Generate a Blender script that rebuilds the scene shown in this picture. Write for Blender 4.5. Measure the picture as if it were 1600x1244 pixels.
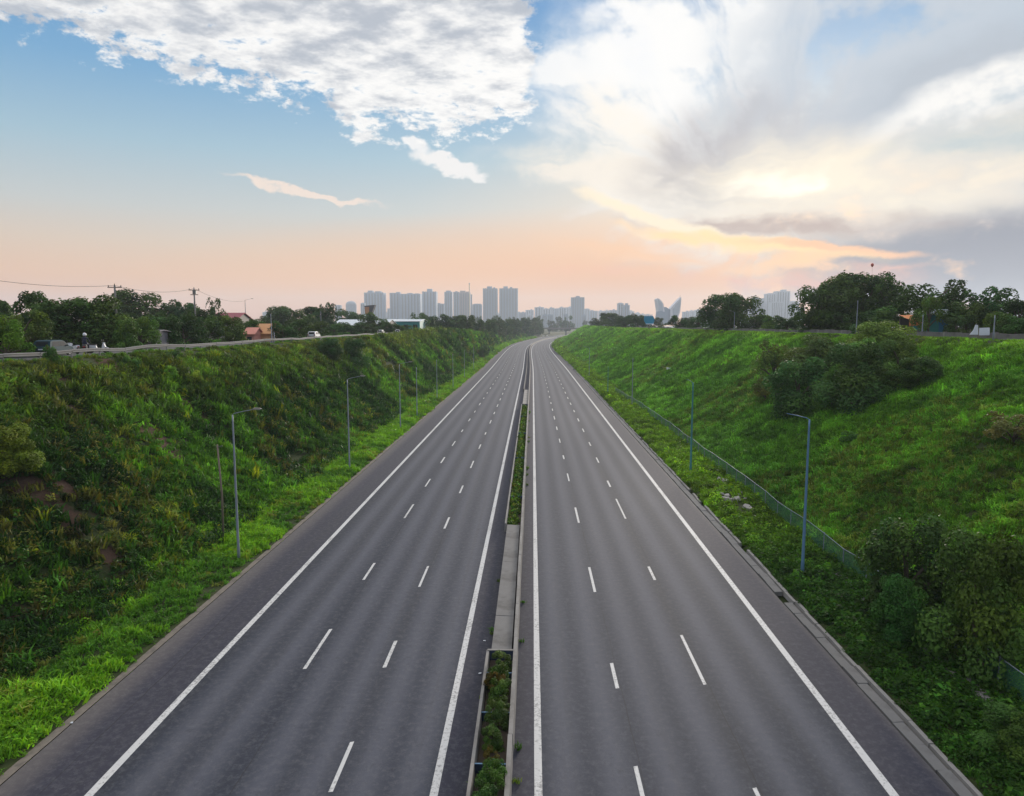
import bpy, math, random
import numpy as np
from mathutils import Vector, Matrix, Euler

for o in list(bpy.data.objects):
    bpy.data.objects.remove(o)
SC = bpy.context.scene
COL = SC.collection
R = math.radians

# ------------------------------------------------------------------ camera
CAM_H, PITCH, YAW, FOC = 16.0, 6.15, 1.72, 1067.0      # metres, degrees, degrees, px at 1600 wide
cam_d = bpy.data.cameras.new("camera")
cam = bpy.data.objects.new("camera", cam_d)
COL.objects.link(cam)
cam.location = (0, 0, CAM_H)
cam.rotation_euler = (R(90 - PITCH), 0, R(YAW))
cam_d.sensor_width = 36.0
cam_d.lens = 36.0 * FOC / 1600.0
cam_d.clip_start, cam_d.clip_end = 0.1, 12000
SC.camera = cam
CM = cam.rotation_euler.to_matrix()

def ray(px, v):
    """direction in the world of a point measured in the photograph"""
    return (CM @ Vector(((px - 800) / FOC, (622 - v) / FOC, -1.0))).normalized()

def at_y(px, v, y):
    d = ray(px, v)
    t = y / d.y
    return Vector((d.x * t, y, CAM_H + d.z * t))

def at_z(px, v, z):
    d = ray(px, v)
    t = (z - CAM_H) / d.z
    return Vector((d.x * t, d.y * t, z))

# ------------------------------------------------------------------ sun, exposure
SUN_AZ, SUN_EL = 20.5, 10.5                             # behind the veil of cloud, ahead and to the right
sun_d = bpy.data.lights.new("sun", 'SUN')
sun_d.energy = 3.4
sun_d.angle = R(14)
sun_d.color = (1.0, 0.89, 0.76)
sun = bpy.data.objects.new("sun", sun_d)
COL.objects.link(sun)
sdir = Vector((math.sin(R(SUN_AZ)) * math.cos(R(SUN_EL)), math.cos(R(SUN_AZ)) * math.cos(R(SUN_EL)), math.sin(R(SUN_EL))))
sun.rotation_euler = sdir.to_track_quat('Z', 'Y').to_euler()
sun.location = (0, 0, 150)
SC.view_settings.view_transform = 'Standard'
SC.view_settings.look = 'None'
SC.view_settings.exposure = 0.5
SC.view_settings.gamma = 1.0
SC.view_settings.use_curve_mapping = False
SC.render.engine = 'CYCLES'
SC.cycles.use_denoising = True
SC.cycles.max_bounces = 6
SC.cycles.diffuse_bounces = 3
SC.cycles.transparent_max_bounces = 12
SC.cycles.volume_bounces = 0

# ------------------------------------------------------------------ node helpers
class NG:
    """short hand for building a node tree"""
    def __init__(self, nt):
        self.nt = nt
    def n(self, t, **kw):
        nd = self.nt.nodes.new(t)
        for k, v in kw.items():
            setattr(nd, k, v)
        return nd
    def put(self, sock, v):
        if isinstance(v, bpy.types.NodeSocket):
            self.nt.links.new(v, sock)
        elif v is not None:
            if sock.type == 'RGBA' and len(v) == 3:
                v = (*v, 1.0)
            sock.default_value = v
    def m(self, op, a, b=None, c=None, clamp=False):
        nd = self.n('ShaderNodeMath', operation=op, use_clamp=clamp)
        for i, v in enumerate((a, b, c)):
            self.put(nd.inputs[i], v)
        return nd.outputs[0]
    def v(self, op, a, b=None):
        nd = self.n('ShaderNodeVectorMath', operation=op)
        self.put(nd.inputs[0], a)
        if b is not None:
            if op == 'SCALE':
                self.put(nd.inputs['Scale'], b)
            else:
                self.put(nd.inputs[1], b)
        return nd.outputs[0]
    def xyz(self, x, y, z):
        nd = self.n('ShaderNodeCombineXYZ')
        for i, v in enumerate((x, y, z)):
            self.put(nd.inputs[i], v)
        return nd.outputs[0]
    def sep(self, v):
        nd = self.n('ShaderNodeSeparateXYZ')
        self.put(nd.inputs[0], v)
        return nd.outputs
    def mix(self, f, a, b, mode='MIX'):
        nd = self.n('ShaderNodeMix', data_type='RGBA', blend_type=mode)
        nd.clamp_factor = True
        self.put(nd.inputs[0], f)
        self.put(nd.inputs[6], a)
        self.put(nd.inputs[7], b)
        return nd.outputs[2]
    def ramp(self, f, stops, interp='LINEAR'):
        nd = self.n('ShaderNodeValToRGB')
        cr = nd.color_ramp
        cr.interpolation = interp
        while len(cr.elements) < len(stops):
            cr.elements.new(0.5)
        for e, (p, c) in zip(cr.elements, stops):
            e.position = p
            e.color = (c, c, c, 1) if isinstance(c, (int, float)) else (*c[:3], 1)
        self.put(nd.inputs[0], f)
        return nd.outputs[0]
    def smooth(self, x, a, b):
        nd = self.n('ShaderNodeMapRange', interpolation_type='SMOOTHSTEP')
        self.put(nd.inputs['Value'], x)
        nd.inputs['From Min'].default_value, nd.inputs['From Max'].default_value = a, b
        return nd.outputs[0]
    def noise(self, vec, scale, detail=4, rough=0.55, dist=0.0, color=False):
        nd = self.n('ShaderNodeTexNoise')
        self.put(nd.inputs['Vector'], vec)
        nd.inputs['Scale'].default_value = scale
        nd.inputs['Detail'].default_value = detail
        nd.inputs['Roughness'].default_value = rough
        nd.inputs['Distortion'].default_value = dist
        return nd.outputs[1 if color else 0]
    def mapping(self, vec, loc=(0, 0, 0), rot=(0, 0, 0), scale=(1, 1, 1), kind='POINT'):
        nd = self.n('ShaderNodeMapping', vector_type=kind)
        self.put(nd.inputs['Vector'], vec)
        nd.inputs['Location'].default_value = loc
        nd.inputs['Rotation'].default_value = rot
        nd.inputs['Scale'].default_value = scale
        return nd.outputs[0]

def lin(r, g=None, b=None):
    if g is None:
        g = b = r
    f = lambda c: (c / 255 / 12.92) if c <= 10.3 else ((c / 255 + 0.055) / 1.055) ** 2.4
    return (f(r), f(g), f(b))

# ------------------------------------------------------------------ sky
SKY_STRENGTH = 0.12
def build_sky():
    w = bpy.data.worlds.new("World")
    SC.world = w
    w.use_nodes = True
    w.cycles.sampling_method = 'MANUAL'
    w.cycles.sample_map_resolution = 512
    nt = w.node_tree
    nt.nodes.clear()
    g = NG(nt)
    out = g.n('ShaderNodeOutputWorld')
    bg = g.n('ShaderNodeBackground')
    bg.inputs['Strength'].default_value = SKY_STRENGTH
    nt.links.new(bg.outputs[0], out.inputs[0])
    sky = g.n('ShaderNodeTexSky', sky_type='NISHITA')
    sky.sun_disc = False
    sky.sun_elevation = R(SUN_EL)
    sky.sun_rotation = R(SUN_AZ)
    sky.air_density, sky.dust_density, sky.ozone_density = 1.0, 2.0, 1.5
    d = g.v('NORMALIZE', g.n('ShaderNodeTexCoord').outputs['Generated'])
    dx, dy, dz = g.sep(d)
    DEG = 180 / math.pi
    az = g.m('MULTIPLY', g.m('ARCTAN2', dx, dy), DEG)
    el = g.m('MULTIPLY', g.m('ARCSINE', dz), DEG)

    def pe(px, v):
        q = ray(px, v)
        return math.degrees(math.atan2(q.x, q.y)), math.degrees(math.asin(q.z))

    # clear air: blue above, peach towards the horizon
    t = g.m('DIVIDE', g.m('ADD', el, 10), 100, clamp=True)
    s = lambda e: (e + 10) / 100
    air = g.ramp(t, [(s(-10), lin(120, 118, 116)), (s(-1), lin(248, 172, 132)), (s(1.5), lin(252, 180, 134)), (s(3.6), lin(250, 194, 150)),
                     (s(6.0), lin(232, 206, 182)), (s(8.6), lin(206, 210, 208)), (s(13), lin(166, 200, 218)),
                     (s(18), lin(116, 174, 218)), (s(24), lin(76, 150, 210)), (s(45), lin(62, 122, 190)), (s(90), lin(40, 88, 156))], 'LINEAR')
    nish = g.v('SCALE', sky.outputs[0], SKY_STRENGTH)
    air = g.mix(0.12, air, nish)
    # streaky warps of the direction, so that cloud edges fray along the wind
    P = g.xyz(az, el, 0.0)
    def n2(rot, sx, sy, detail, rough, dist=0.0, color=False, src=P):
        nd = g.n('ShaderNodeTexNoise', noise_dimensions='2D')
        g.put(nd.inputs['Vector'], g.mapping(src, rot=(0, 0, R(rot)), scale=(sx, sy, 1)))
        nd.inputs['Scale'].default_value = 1.0
        nd.inputs['Detail'].default_value = detail
        nd.inputs['Roughness'].default_value = rough
        nd.inputs['Distortion'].default_value = dist
        return nd.outputs[1 if color else 0]
    w1 = g.v('SUBTRACT', n2(-18, 0.035, 0.075, 4, 0.55, 0.5, True), (0.5, 0.5, 0.5))
    w2 = g.v('SUBTRACT', n2(-10, 0.22, 0.34, 4, 0.6, 0.0, True), (0.5, 0.5, 0.5))
    Pw = g.v('ADD', P, g.v('ADD', g.v('SCALE', w1, 11.0), g.v('SCALE', w2, 2.2)))
    Ps = g.v('ADD', P, g.v('ADD', g.v('SCALE', w1, 3.5), g.v('SCALE', w2, 1.6)))
    streak = n2(8, 0.07, 0.5, 4, 0.58, 0.0, False, Ps)
    streak2 = n2(-33, 0.05, 0.20, 5, 0.6, 0.0, False, Ps)

    def blob(px, v, rx, ry, rot=0.0, base=Pw):
        a, e = pe(px, v)
        k = 0.0537 * math.cos(R(a)) * math.cos(R(a)) + 0.001
        mp = g.mapping(base, loc=(a, e, 0), rot=(0, 0, R(rot)), scale=(rx * k, ry * k, 1), kind='TEXTURE')
        gr = g.n('ShaderNodeTexGradient', gradient_type='SPHERICAL')
        g.put(gr.inputs[0], mp)
        return gr.outputs['Fac']

    nzs = {}
    def layer(col, mask, colour, gain=1.0, nz=None, amt=0.0, op=1.0):
        """blob shapes are soft discs; gain sharpens them, the streak noise eats into them"""
        mk = mask
        if nz is not None:
            if nz not in nzs:
                nzs[nz] = g.m('SUBTRACT', nz, 0.5)
            mk = g.m('MULTIPLY', mk, g.m('MULTIPLY_ADD', nzs[nz], amt * 7.0, 1.0))
        mk = g.smooth(mk, 0.0, 1.0 / gain)
        if op < 1.0:
            mk = g.m('MULTIPLY', mk, op)
        return g.mix(mk, col, colour)

    # filaments that radiate from the hidden sun
    sa, se = pe(1215, 330)
    ra, re_ = g.m('SUBTRACT', g.sep(Ps)[0], sa), g.m('SUBTRACT', g.sep(Ps)[1], se)
    th = g.m('ARCTAN2', re_, ra)
    rr = g.m('SQRT', g.m('ADD', g.m('MULTIPLY', ra, ra), g.m('MULTIPLY', re_, re_)))
    def radial(kt, kr, off, detail):
        nd = g.n('ShaderNodeTexNoise', noise_dimensions='2D')
        g.put(nd.inputs['Vector'], g.xyz(g.m('MULTIPLY', th, kt), g.m('MULTIPLY_ADD', rr, kr, off), 0.0))
        nd.inputs['Scale'].default_value = 1.0
        nd.inputs['Detail'].default_value = detail
        nd.inputs['Roughness'].default_value = 0.6
        nd.inputs['Distortion'].default_value = 0.25
        return nd.outputs[0]
    rad1 = radial(4.2, 0.085, 3.0, 6)
    rad2 = radial(1.5, 0.035, 9.0, 3)

    # the air is warmer round the hidden sun
    col = g.mix(g.m('MULTIPLY', blob(1235, 360, 640, 250, 0, P), 0.55), air, lin(252, 218, 190))
    col = g.mix(g.m('MULTIPLY', blob(960, 448, 720, 120, 0, P), 1.1, clamp=True), col, lin(255, 190, 138))
    # thin grey-blue stratus over the right
    col = layer(col, blob(1640, 60, 860, 480, 15, Ps), lin(186, 203, 219), 1.3, rad2, 0.12, 0.95)
    col = layer(col, blob(1330, 190, 520, 330, 18, Ps), lin(206, 212, 220), 1.2, rad1, 0.4, 0.8)
    # white fan of cirrus, thrown up and to the left from the sun
    W_ = (1.06, 1.05, 1.03)
    col = layer(col, blob(1120, 90, 330, 290, -20, Ps), W_, 1.15, rad1, 0.5, 0.97)
    col = layer(col, blob(1000, 170, 210, 240, 20, Pw), W_, 1.1, rad1, 0.6, 0.92)
    col = layer(col, blob(1060, 230, 190, 200, 30, Pw), W_, 1.0, streak2, 0.5, 0.9)
    col = layer(col, blob(960, 95, 300, 40, 7, Ps), W_, 1.4, streak2, 0.6, 0.9)
    col = layer(col, blob(925, 40, 150, 40, -48, Pw), (1.0, 1.01, 1.03), 1.0, streak2, 0.8, 0.7)
    col = layer(col, blob(900, 215, 200, 30, -38, Pw), (1.0, 1.01, 1.03), 0.9, rad1, 0.8, 0.5)
    col = layer(col, blob(1040, 290, 270, 110, -34, Ps), (1.08, 1.00, 0.88), 1.2, rad1, 0.4)
    col = layer(col, blob(930, 268, 215, 44, -4, Ps), (1.04, 0.95, 0.83), 1.4, streak, 0.35, 0.9)
    col = layer(col, blob(1450, 262, 480, 120, 8, Ps), (1.06, 0.93, 0.76), 1.2, rad1, 0.3, 0.95)
    # grey belly in the fan
    col = layer(col, blob(1165, 222, 230, 110, 14, Ps), lin(194, 190, 193), 1.4, rad1, 0.3, 0.9)
    col = layer(col, blob(1100, 240, 120, 70, -8, Pw), lin(196, 192, 194), 1.1, streak2, 0.4, 0.6)
    col = layer(col, blob(1310, 170, 330, 80, 26, Ps), lin(210, 212, 216), 1.2, rad1, 0.45, 0.8)
    col = layer(col, blob(1580, 30, 440, 190, 14, Ps), lin(188, 204, 219), 1.0, rad2, 0.25, 0.85)
    col = layer(col, blob(1370, 20, 330, 200, 14, Ps), lin(206, 215, 225), 1.6, None, 0, 0.8)
    # low grey bank on the right
    col = layer(col, blob(1660, 420, 700, 150, 0, Ps), lin(148, 151, 163), 2.4, streak, 0.10)
    # bright gap where the sun burns through
    col = layer(col, blob(1290, 290, 330, 105, -4, Ps), (1.12, 1.00, 0.80), 1.1, streak, 0.2)
    col = layer(col, blob(1250, 306, 210, 66, -3, Pw), (1.42, 1.32, 1.12), 0.85, streak, 0.3)
    # mauve bars and burning streaks low over the horizon
    col = layer(col, blob(1230, 350, 330, 26, -3, Ps), lin(196, 172, 162), 1.3, streak, 0.3, 0.85)
    col = layer(col, blob(1065, 352, 230, 16, -17, Ps), (1.15, 0.98, 0.72), 1.6, streak, 0.3)
    col = layer(col, blob(1160, 378, 250, 17, -9, Ps), (1.30, 0.88, 0.42), 1.8, streak, 0.3)
    col = layer(col, blob(1300, 386, 190, 11, -7, Ps), (1.20, 0.66, 0.34), 1.6, streak, 0.2)
    col = layer(col, blob(1235, 404, 150, 13, 2, Ps), (1.30, 0.78, 0.36), 1.7, streak, 0.2)
    col = layer(col, blob(1085, 400, 290, 24, -6, Ps), (1.12, 0.66, 0.36), 1.1, streak, 0.4, 0.9)
    col = layer(col, blob(1150, 430, 360, 24, -1, Ps), (1.10, 0.48, 0.30), 1.0, streak, 0.4, 0.8)
    col = layer(col, blob(1380, 415, 130, 10, -2, Ps), (1.10, 0.55, 0.36), 1.0, streak, 0.4, 0.7)
    # grey-blue gaps round the white lens on the right
    col = layer(col, blob(1540, 105, 330, 75, 12, Ps), lin(190, 198, 208), 1.3, rad2, 0.2, 0.85)
    col = layer(col, blob(1560, 212, 250, 48, 6, Ps), lin(186, 206, 214), 1.2, streak, 0.2, 0.8)
    col = layer(col, blob(1530, 155, 210, 52, 12, Ps), (1.05, 1.03, 0.99), 1.6, streak2, 0.15)
    # small clouds left of the middle
    Pf = g.v('ADD', P, g.v('ADD', g.v('SCALE', w1, 0.9), g.v('SCALE', w2, 2.6)))
    col = layer(col, blob(708, 258, 78, 13, -13, Pf), lin(252, 250, 248), 2.6)
    col = layer(col, blob(650, 229, 24, 11, -15, Pf), lin(250, 250, 250), 2.4)
    col = layer(col, blob(485, 301, 145, 9, -9.5, Pf), lin(250, 232, 218), 2.2)
    # altocumulus sheet over the left, with a ragged lower rim
    pts = [(-900, -420), (-400, -160), (0, 22), (150, 84), (340, 128), (480, 172), (560, 206), (640, 212), (830, 204), (1200, 190)]
    pa = [pe(*p) for p in pts]
    fc = g.n('ShaderNodeFloatCurve')
    cv = fc.mapping.curves[0]
    a0, a1 = pa[0][0], pa[-1][0]
    while len(cv.points) < len(pa):
        cv.points.new(0.5, 0.5)
    for p, (a, e) in zip(cv.points, pa):
        p.location = ((a - a0) / (a1 - a0), e / 60.0)
        p.handle_type = 'VECTOR'
    fc.mapping.update()
    g.put(fc.inputs['Value'], g.m('DIVIDE', g.m('SUBTRACT', az, a0), a1 - a0, clamp=True))
    low = g.m('MULTIPLY', fc.outputs[0], 60.0)
    plane = g.v('SCALE', d, g.m('DIVIDE', 1.0, g.m('MAXIMUM', g.m('ADD', dz, 0.08), 0.05)))
    puff = n2(35, 6.2, 7.4, 5, 0.60, 0.0, False, plane)
    rag = n2(-12, 0.33, 0.62, 5, 0.68)
    ragk = g.m('MULTIPLY', g.m('SUBTRACT', rag, 0.5), 11.0)
    above = g.m('SUBTRACT', el, low)
    din = g.m('ADD', above, ragk)
    aR = pe(832, 100)[0]
    dr = g.m('ADD', g.m('SUBTRACT', aR, az), g.m('MULTIPLY', g.m('SUBTRACT', rag, 0.5), 5.0))
    # the sheet thins out overhead
    over = g.m('SUBTRACT', 1.0, g.smooth(el, 34, 70))
    sheet = g.m('MULTIPLY', g.m('MULTIPLY', g.smooth(din, -0.3, 1.5), g.smooth(dr, -0.2, 0.9)), over)
    hole = g.smooth(g.m('ADD', puff, g.m('MULTIPLY', above, 0.03)), 0.30, 0.48)
    sheet = g.m('MULTIPLY', sheet, hole)
    thick = g.m('ADD', g.m('MULTIPLY', above, 0.034), g.m('MULTIPLY', g.m('ADD', az, 10), -0.007))
    shade = g.smooth(g.m('ADD', g.m('MULTIPLY', g.m('SUBTRACT', puff, 0.5), 1.6), thick), -0.08, 0.55)
    ccol = g.mix(shade, (1.08, 1.06, 1.03), lin(190, 196, 206))
    col = g.mix(g.m('MULTIPLY', sheet, 0.97), col, ccol)
    # both sheets close overhead, out of view; layer brightened to light the ground
    back = g.m('MULTIPLY', g.smooth(n2(0, 1.1, 1.1, 4, 0.6, 0.0, False, plane), 0.30, 0.50), g.smooth(el, 27, 42))
    col = g.mix(g.m('MULTIPLY', back, 0.9), col, (1.35, 1.33, 1.31))
    fin = g.v('SCALE', col, 0.68 / SKY_STRENGTH)
    g.put(bg.inputs['Color'], fin)
build_sky()
# === END LIGHT

# ------------------------------------------------------------------ object helpers
rng = np.random.default_rng(7)
random.seed(7)

def tag(o, label=None, cat=None, group=None, kind=None):
    for k, v in (('label', label), ('category', cat), ('group', group), ('kind', kind)):
        if v:
            o[k] = v
    return o

def link(name, data, parent=None, loc=None, rz=0.0):
    o = bpy.data.objects.new(name, data)
    COL.objects.link(o)
    if parent is not None:
        o.parent = parent
    if loc is not None:
        o.location = loc
    if rz:
        o.rotation_euler = (0, 0, rz)
    return o

def empty(name, loc, rz=0.0, label=None, cat=None, group=None):
    o = link(name, None, None, loc, rz)
    o.empty_display_size = 0.3
    return tag(o, label, cat, group)

def copy_tree(o, parent=None):
    c = o.copy()
    COL.objects.link(c)
    if parent is not None:
        c.parent = parent
    for ch in list(o.children):
        copy_tree(ch, c)
    return c

class MB:
    """collects boxes, tubes, sheets; build() makes one mesh object of them"""
    def __init__(self):
        self.v, self.f, self.mi, self.uv = [], [], [], None
    def add(self, vs, fs, mi=0):
        b = len(self.v)
        self.v += [tuple(p) for p in vs]
        self.f += [tuple(b + i for i in f) for f in fs]
        self.mi += [mi] * len(fs)
        return self
    def box(self, c, s, mi=0, rz=0.0, taper=1.0, M=None):
        x, y, z = s[0] / 2, s[1] / 2, s[2] / 2
        vs = []
        for k in (-1, 1):
            q = taper if k > 0 else 1.0
            for a, b in ((-1, -1), (1, -1), (1, 1), (-1, 1)):
                px, py = a * x * q, b * y * q
                p = Vector((px * math.cos(rz) - py * math.sin(rz), px * math.sin(rz) + py * math.cos(rz), k * z))
                if M is not None:
                    p = M @ p
                vs.append((p.x + c[0], p.y + c[1], p.z + c[2]))
        return self.add(vs, [(3, 2, 1, 0), (4, 5, 6, 7), (0, 1, 5, 4), (1, 2, 6, 5), (2, 3, 7, 6), (3, 0, 4, 7)], mi)
    def tube(self, pts, rad, n=8, mi=0, caps=True):
        pts = [Vector(p) for p in pts]
        if not hasattr(rad, '__len__'):
            rad = [rad] * len(pts)
        up = Vector((0, 0, 1))
        vs, fs = [], []
        side = None
        for i, p in enumerate(pts):
            t = (pts[min(i + 1, len(pts) - 1)] - pts[max(i - 1, 0)]).normalized()
            if side is None:
                side = t.cross(up if abs(t.z) < 0.9 else Vector((1, 0, 0))).normalized()
            side = (side - t * side.dot(t)).normalized()
            w = t.cross(side)
            for k in range(n):
                a = 2 * math.pi * k / n
                vs.append(p + (side * math.cos(a) + w * math.sin(a)) * rad[i])
        for i in range(len(pts) - 1):
            for k in range(n):
                a, b = i * n + k, i * n + (k + 1) % n
                fs.append((a, b, b + n, a + n))
        if caps:
            fs.append(tuple(reversed(range(n))))
            fs.append(tuple(range((len(pts) - 1) * n, len(pts) * n)))
        return self.add(vs, fs, mi)
    def lathe(self, prof, n=16, c=(0, 0, 0), mi=0, axis='z'):
        vs, fs = [], []
        for r, z in prof:
            for k in range(n):
                a = 2 * math.pi * k / n
                p = (r * math.cos(a), r * math.sin(a), z)
                if axis == 'x':
                    p = (p[2], p[0], p[1])
                vs.append((p[0] + c[0], p[1] + c[1], p[2] + c[2]))
        for i in range(len(prof) - 1):
            for k in range(n):
                a, b = i * n + k, i * n + (k + 1) % n
                fs.append((a, b, b + n, a + n))
        fs.append(tuple(reversed(range(n))))
        fs.append(tuple(range((len(prof) - 1) * n, len(prof) * n)))
        return self.add(vs, fs, mi)
    def prism(self, poly, y0, y1, mi=0, axis='y'):
        """poly of (a, b) extruded; axis y: (a, y, b); axis x: (x, a, b)"""
        n = len(poly)
        mk = (lambda a, b, t: (a, t, b)) if axis == 'y' else (lambda a, b, t: (t, a, b))
        vs = [mk(a, b, y0) for a, b in poly] + [mk(a, b, y1) for a, b in poly]
        fs = [tuple(range(n)), tuple(reversed(range(n, 2 * n)))]
        fs += [(i, i + n, (i + 1) % n + n, (i + 1) % n) for i in range(n)]
        return self.add(vs, fs, mi)
    def mesh(self, name, mats, smooth=False):
        me = bpy.data.meshes.new(name)
        me.from_pydata(self.v, [], self.f)
        for m_ in (mats if isinstance(mats, (list, tuple)) else [mats]):
            me.materials.append(m_)
        me.polygons.foreach_set('material_index', self.mi)
        if smooth:
            me.polygons.foreach_set('use_smooth', [True] * len(self.f))
        me.update()
        return me
    def build(self, name, mats, parent=None, smooth=False, loc=None, rz=0.0):
        return link(name, self.mesh(name, mats, smooth), parent, loc, rz)

def mesh_np(name, V, F, mat, uv=None, smooth=False, attrs=()):
    """fast mesh from numpy; F is (n,3) or (n,4)"""
    me = bpy.data.meshes.new(name)
    k = F.shape[1]
    me.vertices.add(len(V))
    me.vertices.foreach_set('co', np.ascontiguousarray(V, dtype=np.float32).ravel())
    me.loops.add(F.size)
    me.loops.foreach_set('vertex_index', np.ascontiguousarray(F, dtype=np.int32).ravel())
    me.polygons.add(len(F))
    me.polygons.foreach_set('loop_start', np.arange(0, F.size, k, dtype=np.int32))
    me.polygons.foreach_set('use_smooth', np.full(len(F), smooth))
    me.update(calc_edges=True)
    if uv is not None:
        l = me.uv_layers.new(name='UVMap')
        l.data.foreach_set('uv', np.ascontiguousarray(uv[F.ravel()], dtype=np.float32).ravel())
    for nm, typ, dom, arr in attrs:
        a = me.attributes.new(nm, typ, dom)
        a.data.foreach_set('color' if 'COLOR' in typ else ('vector' if typ == 'FLOAT_VECTOR' else 'value'), np.ascontiguousarray(arr).ravel())
    if mat is not None:
        me.materials.append(mat)
    me.validate()
    return me

# ------------------------------------------------------------------ materials
def pmat(name, base, rough=0.8, var=0.18, scale=3.0, bump=0.0, metal=0.0, dirt=None, dirt_amt=0.0, objvar=0.0, spec=0.5, stretch=(1, 1, 1)):
    m = bpy.data.materials.new(name)
    m.use_nodes = True
    g = NG(m.node_tree)
    b = m.node_tree.nodes['Principled BSDF']
    co = g.mapping(g.n('ShaderNodeTexCoord').outputs['Object'], scale=stretch)
    n1 = g.noise(co, scale, 5, 0.6)
    c = g.mix(n1, tuple(x * (1 - var) for x in base), tuple(min(1, x * (1 + var)) for x in base))
    if dirt:
        c = g.mix(g.m('MULTIPLY', g.smooth(g.noise(co, scale * 0.37, 6, 0.65), 0.45, 0.7), dirt_amt), c, dirt)
    if objvar:
        r = g.n('ShaderNodeObjectInfo').outputs['Random']
        hs = g.n('ShaderNodeHueSaturation')
        g.put(hs.inputs['Value'], g.m('MULTIPLY_ADD', r, 2 * objvar, 1 - objvar))
        g.put(hs.inputs['Color'], c)
        c = hs.outputs[0]
    g.put(b.inputs['Base Color'], c)
    b.inputs['Roughness'].default_value = rough
    b.inputs['Metallic'].default_value = metal
    b.inputs['Specular IOR Level'].default_value = spec
    if bump:
        bp = g.n('ShaderNodeBump')
        bp.inputs['Strength'].default_value = bump
        bp.inputs['Distance'].default_value = 0.02
        g.put(bp.inputs['Height'], g.noise(co, scale * 6, 4, 0.6))
        m.node_tree.links.new(bp.outputs[0], b.inputs['Normal'])
    return m

def leaf_mat(name, base, inst=False, hue=0.03, val=0.3, transl=0.35, rough=0.55):
    """leaf cards: colour = base x per-leaf attribute x per-object or per-instance variation"""
    m = bpy.data.materials.new(name)
    m.use_nodes = True
    nt = m.node_tree
    nt.nodes.clear()
    g = NG(nt)
    out = g.n('ShaderNodeOutputMaterial')
    at = g.n('ShaderNodeAttribute', attribute_name='leaf')
    c = g.mix(1.0, base, at.outputs['Color'], 'MULTIPLY')
    if inst:
        ti = g.n('ShaderNodeAttribute', attribute_name='tint', attribute_type='INSTANCER')
        c = g.mix(1.0, c, ti.outputs['Color'], 'MULTIPLY')
    else:
        r = g.n('ShaderNodeObjectInfo').outputs['Random']
        hs = g.n('ShaderNodeHueSaturation')
        g.put(hs.inputs['Hue'], g.m('MULTIPLY_ADD', r, 2 * hue, 0.5 - hue))
        r2 = g.m('FRACT', g.m('MULTIPLY', r, 17.3))
        g.put(hs.inputs['Value'], g.m('MULTIPLY_ADD', r2, 2 * val, 1 - val))
        g.put(hs.inputs['Color'], c)
        oc = g.n('ShaderNodeObjectInfo').outputs['Color']
        c = g.mix(1.0, hs.outputs[0], oc, 'MULTIPLY')
    p = g.n('ShaderNodeBsdfPrincipled')
    g.put(p.inputs['Base Color'], c)
    p.inputs['Roughness'].default_value = rough
    p.inputs['Specular IOR Level'].default_value = 0.12
    tr = g.n('ShaderNodeBsdfTranslucent')
    g.put(tr.inputs['Color'], g.mix(1.0, c, (1.25, 1.25, 0.6), 'MULTIPLY'))
    mx = g.n('ShaderNodeMixShader')
    mx.inputs[0].default_value = transl
    nt.links.new(p.outputs[0], mx.inputs[1])
    nt.links.new(tr.outputs[0], mx.inputs[2])
    nt.links.new(mx.outputs[0], out.inputs[0])
    return m

M = {}
M['concrete'] = pmat('concrete', (0.155, 0.15, 0.147), 0.9, 0.18, 2.0, 0.5, dirt=(0.075, 0.07, 0.065), dirt_amt=0.75)
M['concrete_pale'] = pmat('concrete_pale', (0.235, 0.222, 0.21), 0.9, 0.25, 2.0, 0.4, dirt=(0.13, 0.12, 0.11), dirt_amt=0.7)
M['white_paint'] = None
M['steel'] = pmat('galvanised_steel', (0.22, 0.25, 0.30), 0.55, 0.14, 1.5, 0, 0.2, dirt=(0.20, 0.21, 0.23), dirt_amt=0.35)
M['steel_teal'] = pmat('teal_painted_steel', (0.05, 0.20, 0.20), 0.5, 0.14, 1.5, 0, 0.1)
M['steel_blue'] = pmat('blue_grey_painted_steel', (0.10, 0.20, 0.32), 0.5, 0.14, 1.5, 0, 0.1)
M['dark_steel'] = pmat('dark_steel', (0.07, 0.07, 0.08), 0.5, 0.2, 4)
M['lamp_glass'] = pmat('lamp_glass', (0.62, 0.68, 0.72), 0.3, 0.05, 4)
M['wood'] = pmat('weathered_wood', (0.17, 0.13, 0.10), 0.9, 0.3, 3, 0.5, stretch=(6, 6, 0.6))
M['bark'] = pmat('bark', (0.10, 0.075, 0.055), 0.95, 0.3, 3, 0.8, stretch=(2, 2, 0.5))
M['rail'] = pmat('guardrail_steel', (0.15, 0.15, 0.15), 0.75, 0.25, 0.8, 0, 0.0, dirt=(0.15, 0.13, 0.11), dirt_amt=0.6)
M['glass'] = pmat('dark_glass', (0.015, 0.02, 0.025), 0.6, 0.1, 3, spec=0.06)
M['tyre'] = pmat('tyre_rubber', (0.018, 0.018, 0.019), 0.85, 0.2, 8)
M['black'] = pmat('black_plastic', (0.02, 0.02, 0.022), 0.5, 0.2, 6)
M['soil'] = pmat('planter_soil', (0.05, 0.036, 0.026), 0.95, 0.3, 5, 0.6)
M['planter_blue'] = pmat('dark_blue_panel', (0.015, 0.03, 0.065), 0.6, 0.25, 4)

# ------------------------------------------------------------------ noise on arrays
def _hash(ix, iy, s):
    n = (ix * 374761393 + iy * 668265263 + s * 974634777) & 0xFFFFFFFF
    n = ((n ^ (n >> 13)) * 1274126177) & 0xFFFFFFFF
    return ((n ^ (n >> 16)) & 0xFFFF) / 65535.0

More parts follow.
